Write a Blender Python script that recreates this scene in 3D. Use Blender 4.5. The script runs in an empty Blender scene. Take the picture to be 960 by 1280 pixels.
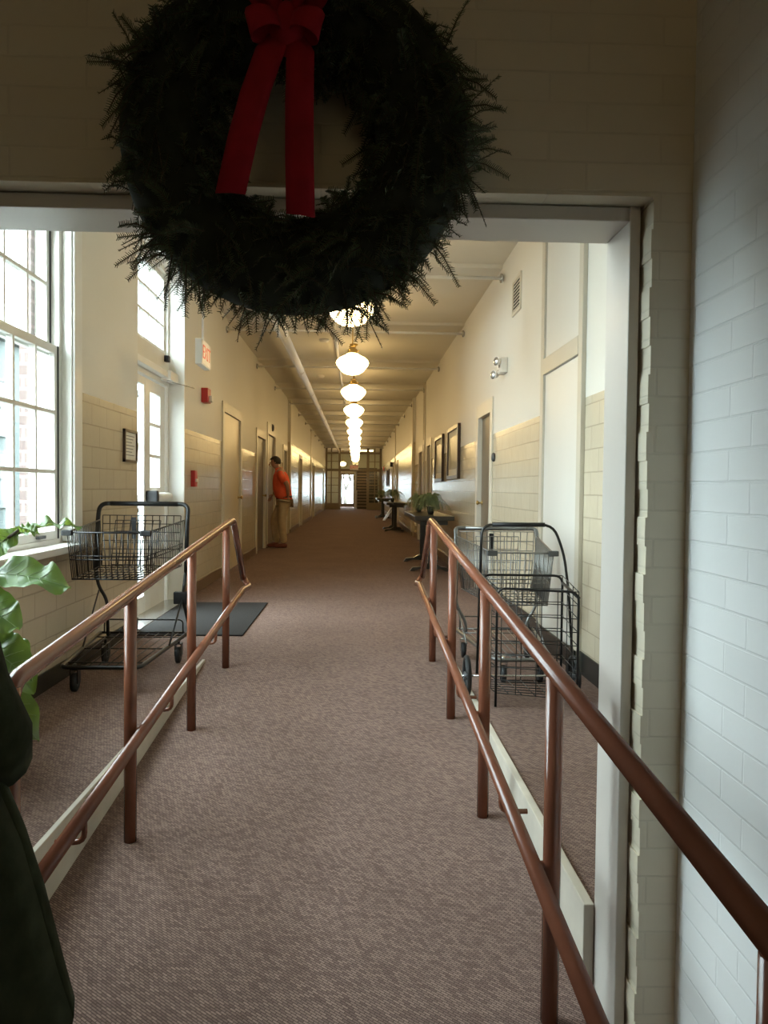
import bpy, math, random
from mathutils import Vector, Matrix
random.seed(7)
C = bpy.context.scene
COL = C.collection
PI = math.pi

# ------------------------------------------------------------------ camera
F = 960.0                       # focal length in pixels of the 960x1280 frame
CAMZ = 1.15
cam_d = bpy.data.cameras.new('camera')
cam = bpy.data.objects.new('camera', cam_d)
COL.objects.link(cam)
cam_d.sensor_fit = 'VERTICAL'
cam_d.sensor_height = 36.0
cam_d.lens = 36.0 * F / 1280.0
cam_d.clip_start = 0.05
cam_d.clip_end = 400
yaw = math.atan(35.0 / F)
pitch = math.atan(29.0 / F)
roll = 0.011
cam.matrix_world = (Matrix.Translation((0, 0, CAMZ)) @ Matrix.Rotation(-yaw, 4, 'Z')
                    @ Matrix.Rotation(PI / 2 - pitch, 4, 'X') @ Matrix.Rotation(roll, 4, 'Z'))
C.camera = cam

# ------------------------------------------------------------------ world, view
SKY = 12.0
LAMP = 9.0
w = bpy.data.worlds.new('overcast_sky')
C.world = w
w.use_nodes = True
bgn = w.node_tree.nodes['Background']
bgn.inputs[0].default_value = (0.86, 0.94, 1.0, 1)
bgn.inputs[1].default_value = SKY
C.view_settings.view_transform = 'Standard'
C.view_settings.look = 'None'
C.view_settings.gamma = 1.0
C.view_settings.exposure = 1.13
C.view_settings.use_curve_mapping = False
try:
    C.cycles.max_bounces = 10
    C.cycles.diffuse_bounces = 6
    C.cycles.transparent_max_bounces = 16
    C.cycles.use_denoising = True
    C.cycles.sample_clamp_indirect = 6.0
except Exception:
    pass


def portal(loc, rot, sx, sy):
    """daylight portal: samples the sky through a real opening, gives off no light of its own"""
    l = bpy.data.lights.new('daylight_portal', 'AREA')
    l.shape = 'RECTANGLE'
    l.size = sx
    l.size_y = sy
    l.cycles.is_portal = True
    o = bpy.data.objects.new('daylight_portal', l)
    o.location = loc
    o.rotation_euler = rot
    COL.objects.link(o)


WIN_Y0, WIN_Y1, WIN_Z0, WIN_Z1 = 2.2, 4.746, 0.80, 3.16  # near end runs out of view, widened to let in more daylight
portal((-1.9, (WIN_Y0 + WIN_Y1) / 2, (WIN_Z0 + WIN_Z1) / 2), (0, -PI / 2, 0), WIN_Z1 - WIN_Z0, WIN_Y1 - WIN_Y0)
portal((-2.02, 6.97, 1.65), (0, -PI / 2, 0), 3.3, 1.7)


# ------------------------------------------------------------------ materials
def N(nt, t, **kw):
    n = nt.nodes.new(t)
    for k, v in kw.items():
        setattr(n, k, v)
    return n


def base(name, rough=0.5, metal=0.0, spec=0.5):
    m = bpy.data.materials.new(name)
    m.use_nodes = True
    b = m.node_tree.nodes['Principled BSDF']
    b.inputs['Roughness'].default_value = rough
    b.inputs['Metallic'].default_value = metal
    b.inputs['Specular IOR Level'].default_value = spec
    return m, m.node_tree, b


def mat(name, col, rough=0.5, metal=0.0, var=0.08, scale=12.0, bump=0.0, spec=0.5, stretch=None):
    """noise-varied procedural material"""
    m, nt, b = base(name, rough, metal, spec)
    tc = N(nt, 'ShaderNodeTexCoord')
    nz = N(nt, 'ShaderNodeTexNoise')
    nz.inputs['Scale'].default_value = scale
    nz.inputs['Detail'].default_value = 4
    if stretch:
        mp = N(nt, 'ShaderNodeMapping')
        mp.inputs['Scale'].default_value = stretch
        nt.links.new(tc.outputs['Object'], mp.inputs[0])
        nt.links.new(mp.outputs[0], nz.inputs['Vector'])
    else:
        nt.links.new(tc.outputs['Object'], nz.inputs['Vector'])
    cr = N(nt, 'ShaderNodeValToRGB')
    cr.color_ramp.elements[0].position = 0.3
    cr.color_ramp.elements[1].position = 0.7
    cr.color_ramp.elements[0].color = tuple(max(0, c * (1 - var)) for c in col) + (1,)
    cr.color_ramp.elements[1].color = tuple(min(1, c * (1 + var)) for c in col) + (1,)
    nt.links.new(nz.outputs['Fac'], cr.inputs[0])
    nt.links.new(cr.outputs[0], b.inputs['Base Color'])
    if bump:
        bp = N(nt, 'ShaderNodeBump')
        bp.inputs['Strength'].default_value = bump
        bp.inputs['Distance'].default_value = 0.01
        nt.links.new(nz.outputs['Fac'], bp.inputs['Height'])
        nt.links.new(bp.outputs[0], b.inputs['Normal'])
    return m


def block_mat(name, axis, tile, upper=None, top=None, bw=0.3, rh=0.14, mortar=0.004, mcol=0.75,
              rough_t=0.2, rough_u=0.55, bump=0.35, voff=0.0, moff=0.5, wavy=0.12):
    """courses of block or brick, seen in plane (axis,'Z'); above z=top it is smooth painted plaster"""
    m, nt, b = base(name, rough_t)
    tc = N(nt, 'ShaderNodeTexCoord')
    sp = N(nt, 'ShaderNodeSeparateXYZ')
    nt.links.new(tc.outputs['Object'], sp.inputs[0])
    cb = N(nt, 'ShaderNodeCombineXYZ')
    ad = N(nt, 'ShaderNodeMath', operation='ADD')
    ad.inputs[1].default_value = 4 * rh * 4 + voff
    nt.links.new(sp.outputs['Z'], ad.inputs[0])
    au = N(nt, 'ShaderNodeMath', operation='ADD')
    au.inputs[1].default_value = 10 * bw
    nt.links.new(sp.outputs[axis], au.inputs[0])
    nt.links.new(au.outputs[0], cb.inputs['X'])
    nt.links.new(ad.outputs[0], cb.inputs['Y'])
    br = N(nt, 'ShaderNodeTexBrick')
    br.offset = moff
    br.inputs['Scale'].default_value = 1.0
    br.inputs['Brick Width'].default_value = bw
    br.inputs['Row Height'].default_value = rh
    br.inputs['Mortar Size'].default_value = mortar
    br.inputs['Mortar Smooth'].default_value = 0.3
    br.inputs['Color1'].default_value = tuple(tile) + (1,)
    br.inputs['Color2'].default_value = tuple(c * 0.95 for c in tile) + (1,)
    br.inputs['Mortar'].default_value = tuple(c * mcol for c in tile) + (1,)
    nt.links.new(cb.outputs[0], br.inputs['Vector'])
    inv = N(nt, 'ShaderNodeMath', operation='SUBTRACT')
    inv.inputs[0].default_value = 1.0
    nt.links.new(br.outputs['Fac'], inv.inputs[1])
    nz = N(nt, 'ShaderNodeTexNoise')
    nz.inputs['Scale'].default_value = 9.0
    nz.inputs['Detail'].default_value = 2
    nt.links.new(tc.outputs['Object'], nz.inputs['Vector'])
    ml = N(nt, 'ShaderNodeMath', operation='MULTIPLY_ADD')
    ml.inputs[1].default_value = wavy
    nt.links.new(nz.outputs['Fac'], ml.inputs[0])
    nt.links.new(inv.outputs[0], ml.inputs[2])
    bp = N(nt, 'ShaderNodeBump')
    bp.inputs['Strength'].default_value = bump
    bp.inputs['Distance'].default_value = 0.006
    nt.links.new(ml.outputs[0], bp.inputs['Height'])
    nt.links.new(bp.outputs[0], b.inputs['Normal'])
    if upper is None:
        nt.links.new(br.outputs['Color'], b.inputs['Base Color'])
    else:
        gt = N(nt, 'ShaderNodeMath', operation='GREATER_THAN')
        gt.inputs[1].default_value = top
        nt.links.new(sp.outputs['Z'], gt.inputs[0])
        mx = N(nt, 'ShaderNodeMix', data_type='RGBA')
        nt.links.new(gt.outputs[0], mx.inputs['Factor'])
        nt.links.new(br.outputs['Color'], mx.inputs['A'])
        mx.inputs['B'].default_value = tuple(upper) + (1,)
        nt.links.new(mx.outputs['Result'], b.inputs['Base Color'])
        mr = N(nt, 'ShaderNodeMix', data_type='FLOAT')
        nt.links.new(gt.outputs[0], mr.inputs['Factor'])
        mr.inputs['A'].default_value = rough_t
        mr.inputs['B'].default_value = rough_u
        nt.links.new(mr.outputs['Result'], b.inputs['Roughness'])
        bs = N(nt, 'ShaderNodeMath', operation='MULTIPLY_ADD')
        bs.inputs[1].default_value = -bump * 0.95
        bs.inputs[2].default_value = bump
        nt.links.new(gt.outputs[0], bs.inputs[0])
        nt.links.new(bs.outputs[0], bp.inputs['Strength'])
    return m


def carpet_mat(name, a, bcol):
    m, nt, b = base(name, 0.95, 0, 0.1)
    tc = N(nt, 'ShaderNodeTexCoord')
    mp = N(nt, 'ShaderNodeMapping')
    mp.inputs['Rotation'].default_value = (0, 0, math.radians(38))
    nt.links.new(tc.outputs['Object'], mp.inputs[0])
    br = N(nt, 'ShaderNodeTexBrick')
    br.offset = 0.5
    br.inputs['Scale'].default_value = 1.0
    br.inputs['Brick Width'].default_value = 0.022
    br.inputs['Row Height'].default_value = 0.0075
    br.inputs['Mortar Size'].default_value = 0.0014
    br.inputs['Mortar Smooth'].default_value = 0.6
    br.inputs['Color1'].default_value = tuple(a) + (1,)
    br.inputs['Color2'].default_value = tuple(bcol) + (1,)
    br.inputs['Mortar'].default_value = tuple(c * 0.45 for c in bcol) + (1,)
    nt.links.new(mp.outputs[0], br.inputs['Vector'])
    nz = N(nt, 'ShaderNodeTexNoise')
    nz.inputs['Scale'].default_value = 130
    nz.inputs['Detail'].default_value = 3
    nt.links.new(tc.outputs['Object'], nz.inputs['Vector'])
    n2 = N(nt, 'ShaderNodeTexNoise')
    n2.inputs['Scale'].default_value = 1.6
    n2.inputs['Detail'].default_value = 3
    nt.links.new(tc.outputs['Object'], n2.inputs['Vector'])
    ad = N(nt, 'ShaderNodeMath', operation='MULTIPLY_ADD')
    ad.inputs[1].default_value = 0.55
    nt.links.new(nz.outputs['Fac'], ad.inputs[0])
    m2 = N(nt, 'ShaderNodeMath', operation='MULTIPLY_ADD')
    m2.inputs[1].default_value = 0.35
    m2.inputs[2].default_value = 0.55
    nt.links.new(n2.outputs['Fac'], m2.inputs[0])
    nt.links.new(m2.outputs[0], ad.inputs[2])
    vm = N(nt, 'ShaderNodeMix', data_type='RGBA', blend_type='MULTIPLY')
    vm.inputs['Factor'].default_value = 1.0
    nt.links.new(br.outputs['Color'], vm.inputs['A'])
    nt.links.new(ad.outputs[0], vm.inputs['B'])
    nt.links.new(vm.outputs['Result'], b.inputs['Base Color'])
    bp = N(nt, 'ShaderNodeBump')
    bp.inputs['Strength'].default_value = 0.5
    bp.inputs['Distance'].default_value = 0.004
    nt.links.new(nz.outputs['Fac'], bp.inputs['Height'])
    nt.links.new(bp.outputs[0], b.inputs['Normal'])
    return m


def glass_mat(name, tint=(0.92, 0.97, 0.96), refl=0.08):
    m = bpy.data.materials.new(name)
    m.use_nodes = True
    nt = m.node_tree
    nt.nodes.clear()
    out = N(nt, 'ShaderNodeOutputMaterial')
    tr = N(nt, 'ShaderNodeBsdfTransparent')
    tr.inputs[0].default_value = tuple(tint) + (1,)
    gl = N(nt, 'ShaderNodeBsdfGlossy')
    gl.inputs['Roughness'].default_value = 0.02
    lw = N(nt, 'ShaderNodeLayerWeight')
    pw = N(nt, 'ShaderNodeMath', operation='POWER')
    pw.inputs[1].default_value = 4.0
    nt.links.new(lw.outputs['Facing'], pw.inputs[0])
    fr = N(nt, 'ShaderNodeMath', operation='MULTIPLY_ADD')
    fr.inputs[1].default_value = 0.45
    fr.inputs[2].default_value = 0.03
    nt.links.new(pw.outputs[0], fr.inputs[0])
    mx = N(nt, 'ShaderNodeMixShader')
    nt.links.new(fr.outputs[0], mx.inputs[0])
    nt.links.new(tr.outputs[0], mx.inputs[1])
    nt.links.new(gl.outputs[0], mx.inputs[2])
    nt.links.new(mx.outputs[0], out.inputs[0])
    return m


def emit_mat(name, col, strength, base_col=(0.9, 0.9, 0.85)):
    m, nt, b = base(name, 0.3)
    b.inputs['Base Color'].default_value = tuple(base_col) + (1,)
    b.inputs['Emission Color'].default_value = tuple(col) + (1,)
    b.inputs['Emission Strength'].default_value = strength
    return m


CREAM = (0.665, 0.64, 0.575)
TILE = (0.56, 0.49, 0.365)
M = {}
M['wall_side'] = block_mat('painted_block_side', 'Y', TILE, CREAM, 1.735, voff=-0.005, rough_t=0.16, bump=0.6, wavy=0.7)
M['wall_side_far'] = block_mat('glazed_block_far', 'Y', TILE, CREAM, 2.3, rough_t=0.2, voff=-0.02, bump=1.0, wavy=1.6)
M['wall_cross'] = block_mat('painted_block_cross', 'X', TILE, CREAM, 1.735, voff=-0.005)
M['brick_front'] = block_mat('painted_brick_front', 'X', (0.70, 0.63, 0.49), moff=0.34, bw=0.27, rh=0.069, mortar=0.003, mcol=0.92, rough_t=0.45, bump=0.4, wavy=0.05)
M['brick_side'] = block_mat('painted_brick_side', 'Y', (0.87, 0.88, 0.87), moff=0.34, bw=0.27, rh=0.069, mortar=0.003, mcol=0.95, rough_t=0.4, bump=0.7, wavy=0.05)
M['brick_red'] = block_mat('red_brick', 'X', (0.15, 0.108, 0.10), bw=0.2, rh=0.075, mortar=0.012, mcol=1.7, rough_t=0.8)
M['ceiling'] = mat('ceiling_paint', (0.64, 0.61, 0.53), 0.6, var=0.02, scale=2)
M['cream'] = mat('cream_paint', (0.60, 0.555, 0.46), 0.4, var=0.03, scale=3)
M['cream_door'] = mat('cream_door_paint', (0.60, 0.50, 0.34), 0.35, var=0.03, scale=3)
M['door_shade'] = mat('brown_door_with_shade', (0.17, 0.135, 0.095), 0.4, var=0.05, scale=3)  # brown darkened to carry the shade inside the hall doorways
M['white'] = mat('white_trim_paint', (0.70, 0.69, 0.65), 0.35, var=0.02, scale=4)
M['panel_white'] = mat('white_panel_paint', (0.63, 0.605, 0.55), 0.4, var=0.02, scale=2)
M['taupe'] = mat('taupe_trim_paint', (0.50, 0.45, 0.36), 0.4, var=0.03, scale=3)
M['frame_steel'] = mat('grey_steel_frame_paint', (0.58, 0.54, 0.49), 0.35, var=0.03, scale=3)
M['curb'] = mat('cream_curb_paint', (0.52, 0.475, 0.40), 0.5, var=0.1, scale=7, bump=0.05)
M['carpet'] = carpet_mat('woven_carpet', (0.30, 0.208, 0.172), (0.165, 0.108, 0.092))
M['mat'] = mat('charcoal_mat', (0.036, 0.034, 0.033), 0.95, var=0.3, scale=160, bump=0.4, spec=0.1)
M['base_black'] = mat('black_glazed_base', (0.02, 0.022, 0.02), 0.25, var=0.1)
M['base_brown'] = mat('brown_cove_base', (0.16, 0.10, 0.055), 0.4, var=0.1)
M['rail'] = mat('copper_brown_enamel', (0.18, 0.064, 0.036), 0.2, var=0.12, scale=6, spec=0.45)
M['black_metal'] = mat('black_coated_wire', (0.012, 0.012, 0.012), 0.35, 0.0, var=0.1, spec=0.35)
M['zinc'] = mat('zinc_wire', (0.20, 0.20, 0.195), 0.35, 0.8, var=0.08)
M['brown_frame'] = mat('brown_partition_paint', (0.24, 0.19, 0.12), 0.4, var=0.05)
M['steel'] = mat('bright_steel', (0.55, 0.56, 0.56), 0.25, 0.9, var=0.05)
M['rubber'] = mat('black_rubber', (0.014, 0.014, 0.015), 0.6, var=0.15)
M['plastic_black'] = mat('black_plastic', (0.012, 0.012, 0.013), 0.5, var=0.1, spec=0.3)
M['plastic_grey'] = mat('grey_plastic', (0.06, 0.063, 0.065), 0.45, var=0.1)
M['brass'] = mat('aged_brass', (0.42, 0.29, 0.10), 0.35, 0.85, var=0.1)
M['glass'] = glass_mat('window_glass')
M['globe'] = emit_mat('lit_opal_glass', (1.0, 0.69, 0.29), LAMP)
M['globe_fill'] = emit_mat('dimmed_opal_glass', (1.0, 0.74, 0.36), LAMP * 0.32)  # weaker glow for the added vestibule globe
M['red_plastic'] = mat('red_enamel', (0.42, 0.022, 0.022), 0.35, var=0.05)
M['white_plastic'] = mat('white_plastic', (0.74, 0.72, 0.68), 0.35, var=0.02)
M['exit_red'] = emit_mat('lit_red_letters', (1.0, 0.06, 0.05), 0.12, (0.55, 0.03, 0.03))
M['exit_face'] = mat('pink_white_sign_face', (0.80, 0.74, 0.71), 0.4, var=0.02)
M['wood_dark'] = mat('dark_stained_wood', (0.028, 0.024, 0.018), 0.3, var=0.25, scale=5, stretch=(1, 8, 8))
M['wood_frame'] = mat('dark_brown_frame_wood', (0.045, 0.025, 0.014), 0.3, var=0.2, scale=9)
M['paper'] = mat('white_paper', (0.70, 0.68, 0.60), 0.8, var=0.05, scale=30)
M['ink'] = mat('grey_ink', (0.22, 0.21, 0.20), 0.8)
M['art'] = mat('muted_print', (0.12, 0.115, 0.085), 0.3, var=0.5, scale=5)
M['fern'] = mat('fern_green', (0.15, 0.20, 0.09), 0.6, var=0.35, scale=12)
M['pot'] = mat('dark_pot_glaze', (0.03, 0.028, 0.022), 0.4, var=0.1)
M['soil'] = mat('potting_soil', (0.03, 0.02, 0.014), 0.95, var=0.3, scale=60)
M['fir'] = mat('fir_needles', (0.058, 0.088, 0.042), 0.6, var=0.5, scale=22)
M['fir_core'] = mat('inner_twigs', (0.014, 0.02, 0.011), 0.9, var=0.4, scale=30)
M['twig'] = mat('fir_twig_bark', (0.06, 0.045, 0.025), 0.8)
M['ribbon'] = mat('red_velvet_ribbon', (0.30, 0.008, 0.016), 0.75, var=0.15, scale=25, spec=0.2)
M['skin'] = mat('skin', (0.45, 0.25, 0.17), 0.5, var=0.05)
M['hair'] = mat('dark_brown_hair', (0.022, 0.014, 0.009), 0.6, var=0.3, scale=60)
M['orange'] = mat('orange_red_polo_cloth', (0.85, 0.12, 0.045), 0.8, var=0.08, scale=14, bump=0.15)
M['khaki'] = mat('khaki_cotton', (0.45, 0.34, 0.20), 0.85, var=0.1, scale=14, bump=0.15)
M['olive'] = mat('olive_khaki_cotton', (0.16, 0.14, 0.085), 0.85, var=0.1, scale=14)
M['shoe'] = mat('red_brown_shoe', (0.16, 0.035, 0.02), 0.5, var=0.1)
M['belt'] = mat('dark_belt_leather', (0.03, 0.018, 0.012), 0.5)
M['coat'] = mat('dark_olive_wool', (0.030, 0.034, 0.018), 0.95, var=0.25, scale=30, bump=0.35, spec=0.1)
M['coat2'] = mat('dark_green_trousers', (0.024, 0.028, 0.016), 0.95, var=0.25, scale=24, bump=0.3, spec=0.1)
M['bark'] = mat('grey_bark', (0.10, 0.085, 0.07), 0.9, var=0.3, scale=20, bump=0.4)
M['asphalt'] = mat('pale_paving', (0.065, 0.068, 0.068), 0.9, var=0.15, scale=3)
M['facade'] = mat('pale_green_grey_render', (0.050, 0.062, 0.060), 0.9, var=0.05, scale=1)
M['facade_dark'] = mat('dark_window_glass', (0.030, 0.042, 0.042), 0.3, var=0.1)  # dark glass of the building across the yard
M['facade_white'] = mat('outside_window_paint', (0.065, 0.07, 0.07), 0.7)
M['stair'] = mat('dark_stair_riser', (0.05, 0.038, 0.028), 0.5, var=0.1)
M['tread'] = mat('light_tread', (0.32, 0.25, 0.17), 0.5, var=0.1)  # treads in a lighter tone than the risers
M['vent_shade'] = mat('duct_shade', (0.02, 0.02, 0.02), 0.8)


def leaf_mat():
    m, nt, b = base('fig_leaf', 0.3, 0, 0.7)
    tc = N(nt, 'ShaderNodeTexCoord')
    nz = N(nt, 'ShaderNodeTexNoise')
    nz.inputs['Scale'].default_value = 8
    nt.links.new(tc.outputs['Object'], nz.inputs['Vector'])
    cr = N(nt, 'ShaderNodeValToRGB')
    cr.color_ramp.elements[0].color = (0.06, 0.135, 0.035, 1)
    cr.color_ramp.elements[1].color = (0.13, 0.215, 0.07, 1)
    nt.links.new(nz.outputs['Fac'], cr.inputs[0])
    nt.links.new(cr.outputs[0], b.inputs['Base Color'])
    tl = N(nt, 'ShaderNodeBsdfTranslucent')
    tl.inputs[0].default_value = (0.32, 0.45, 0.06, 1)
    mx = N(nt, 'ShaderNodeMixShader')
    mx.inputs[0].default_value = 0.2
    nt.links.new(b.outputs[0], mx.inputs[1])
    nt.links.new(tl.outputs[0], mx.inputs[2])
    nt.links.new(mx.outputs[0], nt.nodes['Material Output'].inputs[0])
    return m


M['leaf'] = leaf_mat()
M['vein'] = mat('pale_leaf_vein', (0.24, 0.32, 0.15), 0.4)


# ------------------------------------------------------------------ helpers
def origin(o):
    p = Vector((0, 0, 0))
    while o is not None:
        p += o.location
        o = o.parent
    return p


def tag(o, label=None, cat=None, group=None, kind=None):
    if label:
        o['label'] = label
    if cat:
        o['category'] = cat
    if group:
        o['group'] = group
    if kind:
        o['kind'] = kind
    return o


def thing(name, label, cat, loc=(0, 0, 0), group=None):
    o = bpy.data.objects.new(name, None)
    o.empty_display_size = 0.1
    o.location = loc
    COL.objects.link(o)
    return tag(o, label, cat, group)


def setting(name, loc=(0, 0, 0)):
    o = bpy.data.objects.new(name, None)
    o.location = loc
    COL.objects.link(o)
    o['kind'] = 'structure'
    return o


def copy_tree(o, parent=None):
    c = o.copy()
    COL.objects.link(c)
    if parent is not None:
        c.parent = parent
    for ch in list(o.children):
        copy_tree(ch, c)
    return c


class MB:
    def __init__(s):
        s.v, s.f, s.sm = [], [], []

    def add(s, vs, fs, smooth=False):
        k = len(s.v)
        s.v += [tuple(p) for p in vs]
        for f in fs:
            s.f.append(tuple(i + k for i in f))
            s.sm.append(smooth)
        return s

    def box(s, x0, x1, y0, y1, z0, z1):
        if x0 > x1: x0, x1 = x1, x0
        if y0 > y1: y0, y1 = y1, y0
        if z0 > z1: z0, z1 = z1, z0
        v = [(x0, y0, z0), (x1, y0, z0), (x1, y1, z0), (x0, y1, z0), (x0, y0, z1), (x1, y0, z1), (x1, y1, z1), (x0, y1, z1)]
        return s.add(v, [(0, 3, 2, 1), (4, 5, 6, 7), (0, 1, 5, 4), (1, 2, 6, 5), (2, 3, 7, 6), (3, 0, 4, 7)])

    def hexa(s, p):      # 8 corners, bottom ring then top ring
        return s.add(p, [(0, 3, 2, 1), (4, 5, 6, 7), (0, 1, 5, 4), (1, 2, 6, 5), (2, 3, 7, 6), (3, 0, 4, 7)])

    def quad(s, a, b, c, d):
        return s.add([a, b, c, d], [(0, 1, 2, 3)])

    def tube(s, pts, r, n=8, closed=False, smooth=True):
        pts = [Vector(p) for p in pts]
        m = len(pts)
        rs = r if isinstance(r, (list, tuple)) else [r] * m
        tang = []
        for i in range(m):
            if closed:
                t = pts[(i + 1) % m] - pts[i - 1]
            else:
                t = pts[min(i + 1, m - 1)] - pts[max(i - 1, 0)]
            tang.append(t.normalized() if t.length > 1e-9 else Vector((0, 0, 1)))
        up = Vector((0, 0, 1)) if abs(tang[0].z) < 0.9 else Vector((1, 0, 0))
        nrm = (up - tang[0] * up.dot(tang[0])).normalized()
        vs, fs = [], []
        for i in range(m):
            nrm = (nrm - tang[i] * nrm.dot(tang[i])).normalized()
            bn = tang[i].cross(nrm)
            for k in range(n):
                a = 2 * PI * k / n
                vs.append(pts[i] + (nrm * math.cos(a) + bn * math.sin(a)) * rs[i])
        for i in range(m if closed else m - 1):
            j = (i + 1) % m
            for k in range(n):
                q = (k + 1) % n
                fs.append((i * n + k, i * n + q, j * n + q, j * n + k))
        s.add(vs, fs, smooth)
        if not closed:
            k0 = len(s.v) - m * n
            s.f.append(tuple(k0 + k for k in reversed(range(n))))
            s.sm.append(False)
            s.f.append(tuple(k0 + (m - 1) * n + k for k in range(n)))
            s.sm.append(False)
        return s

    def lathe(s, prof, c, axis='z', n=24, smooth=True):
        c = Vector(c)
        vs, fs = [], []
        for (r, h) in prof:
            for k in range(n):
                a = 2 * PI * k / n
                u, v = r * math.cos(a), r * math.sin(a)
                if axis == 'z': p = Vector((u, v, h))
                elif axis == 'x': p = Vector((h, u, v))
                else: p = Vector((v, h, u))
                vs.append(c + p)
        m = len(prof)
        for i in range(m - 1):
            for k in range(n):
                q = (k + 1) % n
                fs.append((i * n + k, i * n + q, (i + 1) * n + q, (i + 1) * n + k))
        s.add(vs, fs, smooth)
        k0 = len(s.v) - m * n
        s.f.append(tuple(k0 + k for k in reversed(range(n)))); s.sm.append(False)
        s.f.append(tuple(k0 + (m - 1) * n + k for k in range(n))); s.sm.append(False)
        return s

    def torus(s, c, R, r, axis='x', n=24, k=8):
        pts = []
        c = Vector(c)
        for i in range(n):
            a = 2 * PI * i / n
            u, v = R * math.cos(a), R * math.sin(a)
            pts.append(c + (Vector((0, u, v)) if axis == 'x' else Vector((u, 0, v)) if axis == 'y' else Vector((u, v, 0))))
        return s.tube(pts, r, k, closed=True)

    def prism(s, poly, axis, a0, a1):
        """poly of 2-D points extruded along axis; (u,v) = (y,z) for x, (x,z) for y, (x,y) for z"""
        def P(u, v, a):
            return (a, u, v) if axis == 'x' else (u, a, v) if axis == 'y' else (u, v, a)
        n = len(poly)
        vs = [P(u, v, a0) for u, v in poly] + [P(u, v, a1) for u, v in poly]
        fs = [tuple(reversed(range(n))), tuple(range(n, 2 * n))]
        for i in range(n):
            j = (i + 1) % n
            fs.append((i, j, n + j, n + i))
        return s.add(vs, fs)

    def sheet(s, rows, smooth=True):
        n = len(rows[0])
        vs = [p for r in rows for p in r]
        fs = []
        for i in range(len(rows) - 1):
            for k in range(n - 1):
                fs.append((i * n + k, i * n + k + 1, (i + 1) * n + k + 1, (i + 1) * n + k))
        return s.add(vs, fs, smooth)

    def build(s, name, m, parent=None, bevel=0.0, solid=0.0, recalc=True, label=None):
        o0 = origin(parent) if parent else Vector((0, 0, 0))
        me = bpy.data.meshes.new(name)
        me.from_pydata([tuple(Vector(p) - o0) for p in s.v], [], s.f)
        me.polygons.foreach_set('use_smooth', s.sm)
        if recalc and len(s.f) < 60000:
            import bmesh
            bm = bmesh.new()
            bm.from_mesh(me)
            bmesh.ops.recalc_face_normals(bm, faces=bm.faces)
            bm.to_mesh(me)
            bm.free()
        me.materials.append(m)
        o = bpy.data.objects.new(name, me)
        COL.objects.link(o)
        if parent:
            o.parent = parent
        if solid:
            sd = o.modifiers.new('thickness', 'SOLIDIFY')
            sd.thickness = solid
            sd.offset = 0
        if bevel:
            bv = o.modifiers.new('bevel', 'BEVEL')
            bv.width = bevel
            bv.segments = 2
            bv.limit_method = 'ANGLE'
            bv.angle_limit = math.radians(40)
        if label:
            o['label'] = label
        return o


def arc(p0, p1, p2, n=5):
    """quadratic bend from p0 to p2 about corner p1"""
    p0, p1, p2 = Vector(p0), Vector(p1), Vector(p2)
    return [p0 * (1 - t) ** 2 + p1 * 2 * t * (1 - t) + p2 * t * t for t in [i / n for i in range(n + 1)]]


def rounded(pts, rad, n=5):
    """polyline with its inner corners rounded"""
    pts = [Vector(p) for p in pts]
    out = [pts[0]]
    for i in range(1, len(pts) - 1):
        a = (pts[i - 1] - pts[i])
        b = (pts[i + 1] - pts[i])
        r = min(rad, a.length * 0.49, b.length * 0.49)
        out += arc(pts[i] + a.normalized() * r, pts[i], pts[i] + b.normalized() * r, n)
    out.append(pts[-1])
    return out


def skin_mesh(name, verts, edges, m, parent, sub=2, label=None):
    """verts (x,y,z,r) or (x,y,z,rx,ry), grown with a Skin modifier and baked"""
    o0 = origin(parent)
    me = bpy.data.meshes.new(name + '_cage')
    me.from_pydata([tuple(Vector(v[:3]) - o0) for v in verts], edges, [])
    t = bpy.data.objects.new(name + '_cage', me)
    COL.objects.link(t)
    t.modifiers.new('skin', 'SKIN')
    if not me.skin_vertices:
        me.attributes.new('skin', 'FLOAT', 'POINT')
    sv = me.skin_vertices[0].data
    for i, v in enumerate(verts):
        sv[i].radius = (v[3], v[4] if len(v) > 4 else v[3])
        sv[i].use_root = (i == 0)
        sv[i].use_loose = False
    s = t.modifiers.new('sub', 'SUBSURF')
    s.levels = s.render_levels = sub
    dg = bpy.context.evaluated_depsgraph_get()
    dg.update()
    nm = bpy.data.meshes.new_from_object(t.evaluated_get(dg))
    bpy.data.objects.remove(t)
    nm.name = name
    nm.materials.clear()
    nm.materials.append(m)
    for p in nm.polygons:
        p.use_smooth = True
    o = bpy.data.objects.new(name, nm)
    COL.objects.link(o)
    o.parent = parent
    if label:
        o['label'] = label
    return o


def text_mesh(name, body, size, m, parent, mw, depth=0.003):
    """lettering as a solid mesh, mw = world matrix of its baseline frame"""
    cu = bpy.data.curves.new(name + '_cu', 'FONT')
    cu.body = body
    cu.size = size
    cu.align_x = 'CENTER'
    cu.align_y = 'CENTER'
    cu.extrude = depth
    cu.offset = 0
    t = bpy.data.objects.new(name + '_cu', cu)
    COL.objects.link(t)
    dg = bpy.context.evaluated_depsgraph_get()
    dg.update()
    nm = bpy.data.meshes.new_from_object(t.evaluated_get(dg))
    bpy.data.objects.remove(t)
    o0 = origin(parent)
    nm.transform(Matrix.Translation(-o0) @ mw)
    nm.materials.clear()
    nm.materials.append(m)
    o = bpy.data.objects.new(name, nm)
    COL.objects.link(o)
    o.parent = parent
    return o


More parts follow.
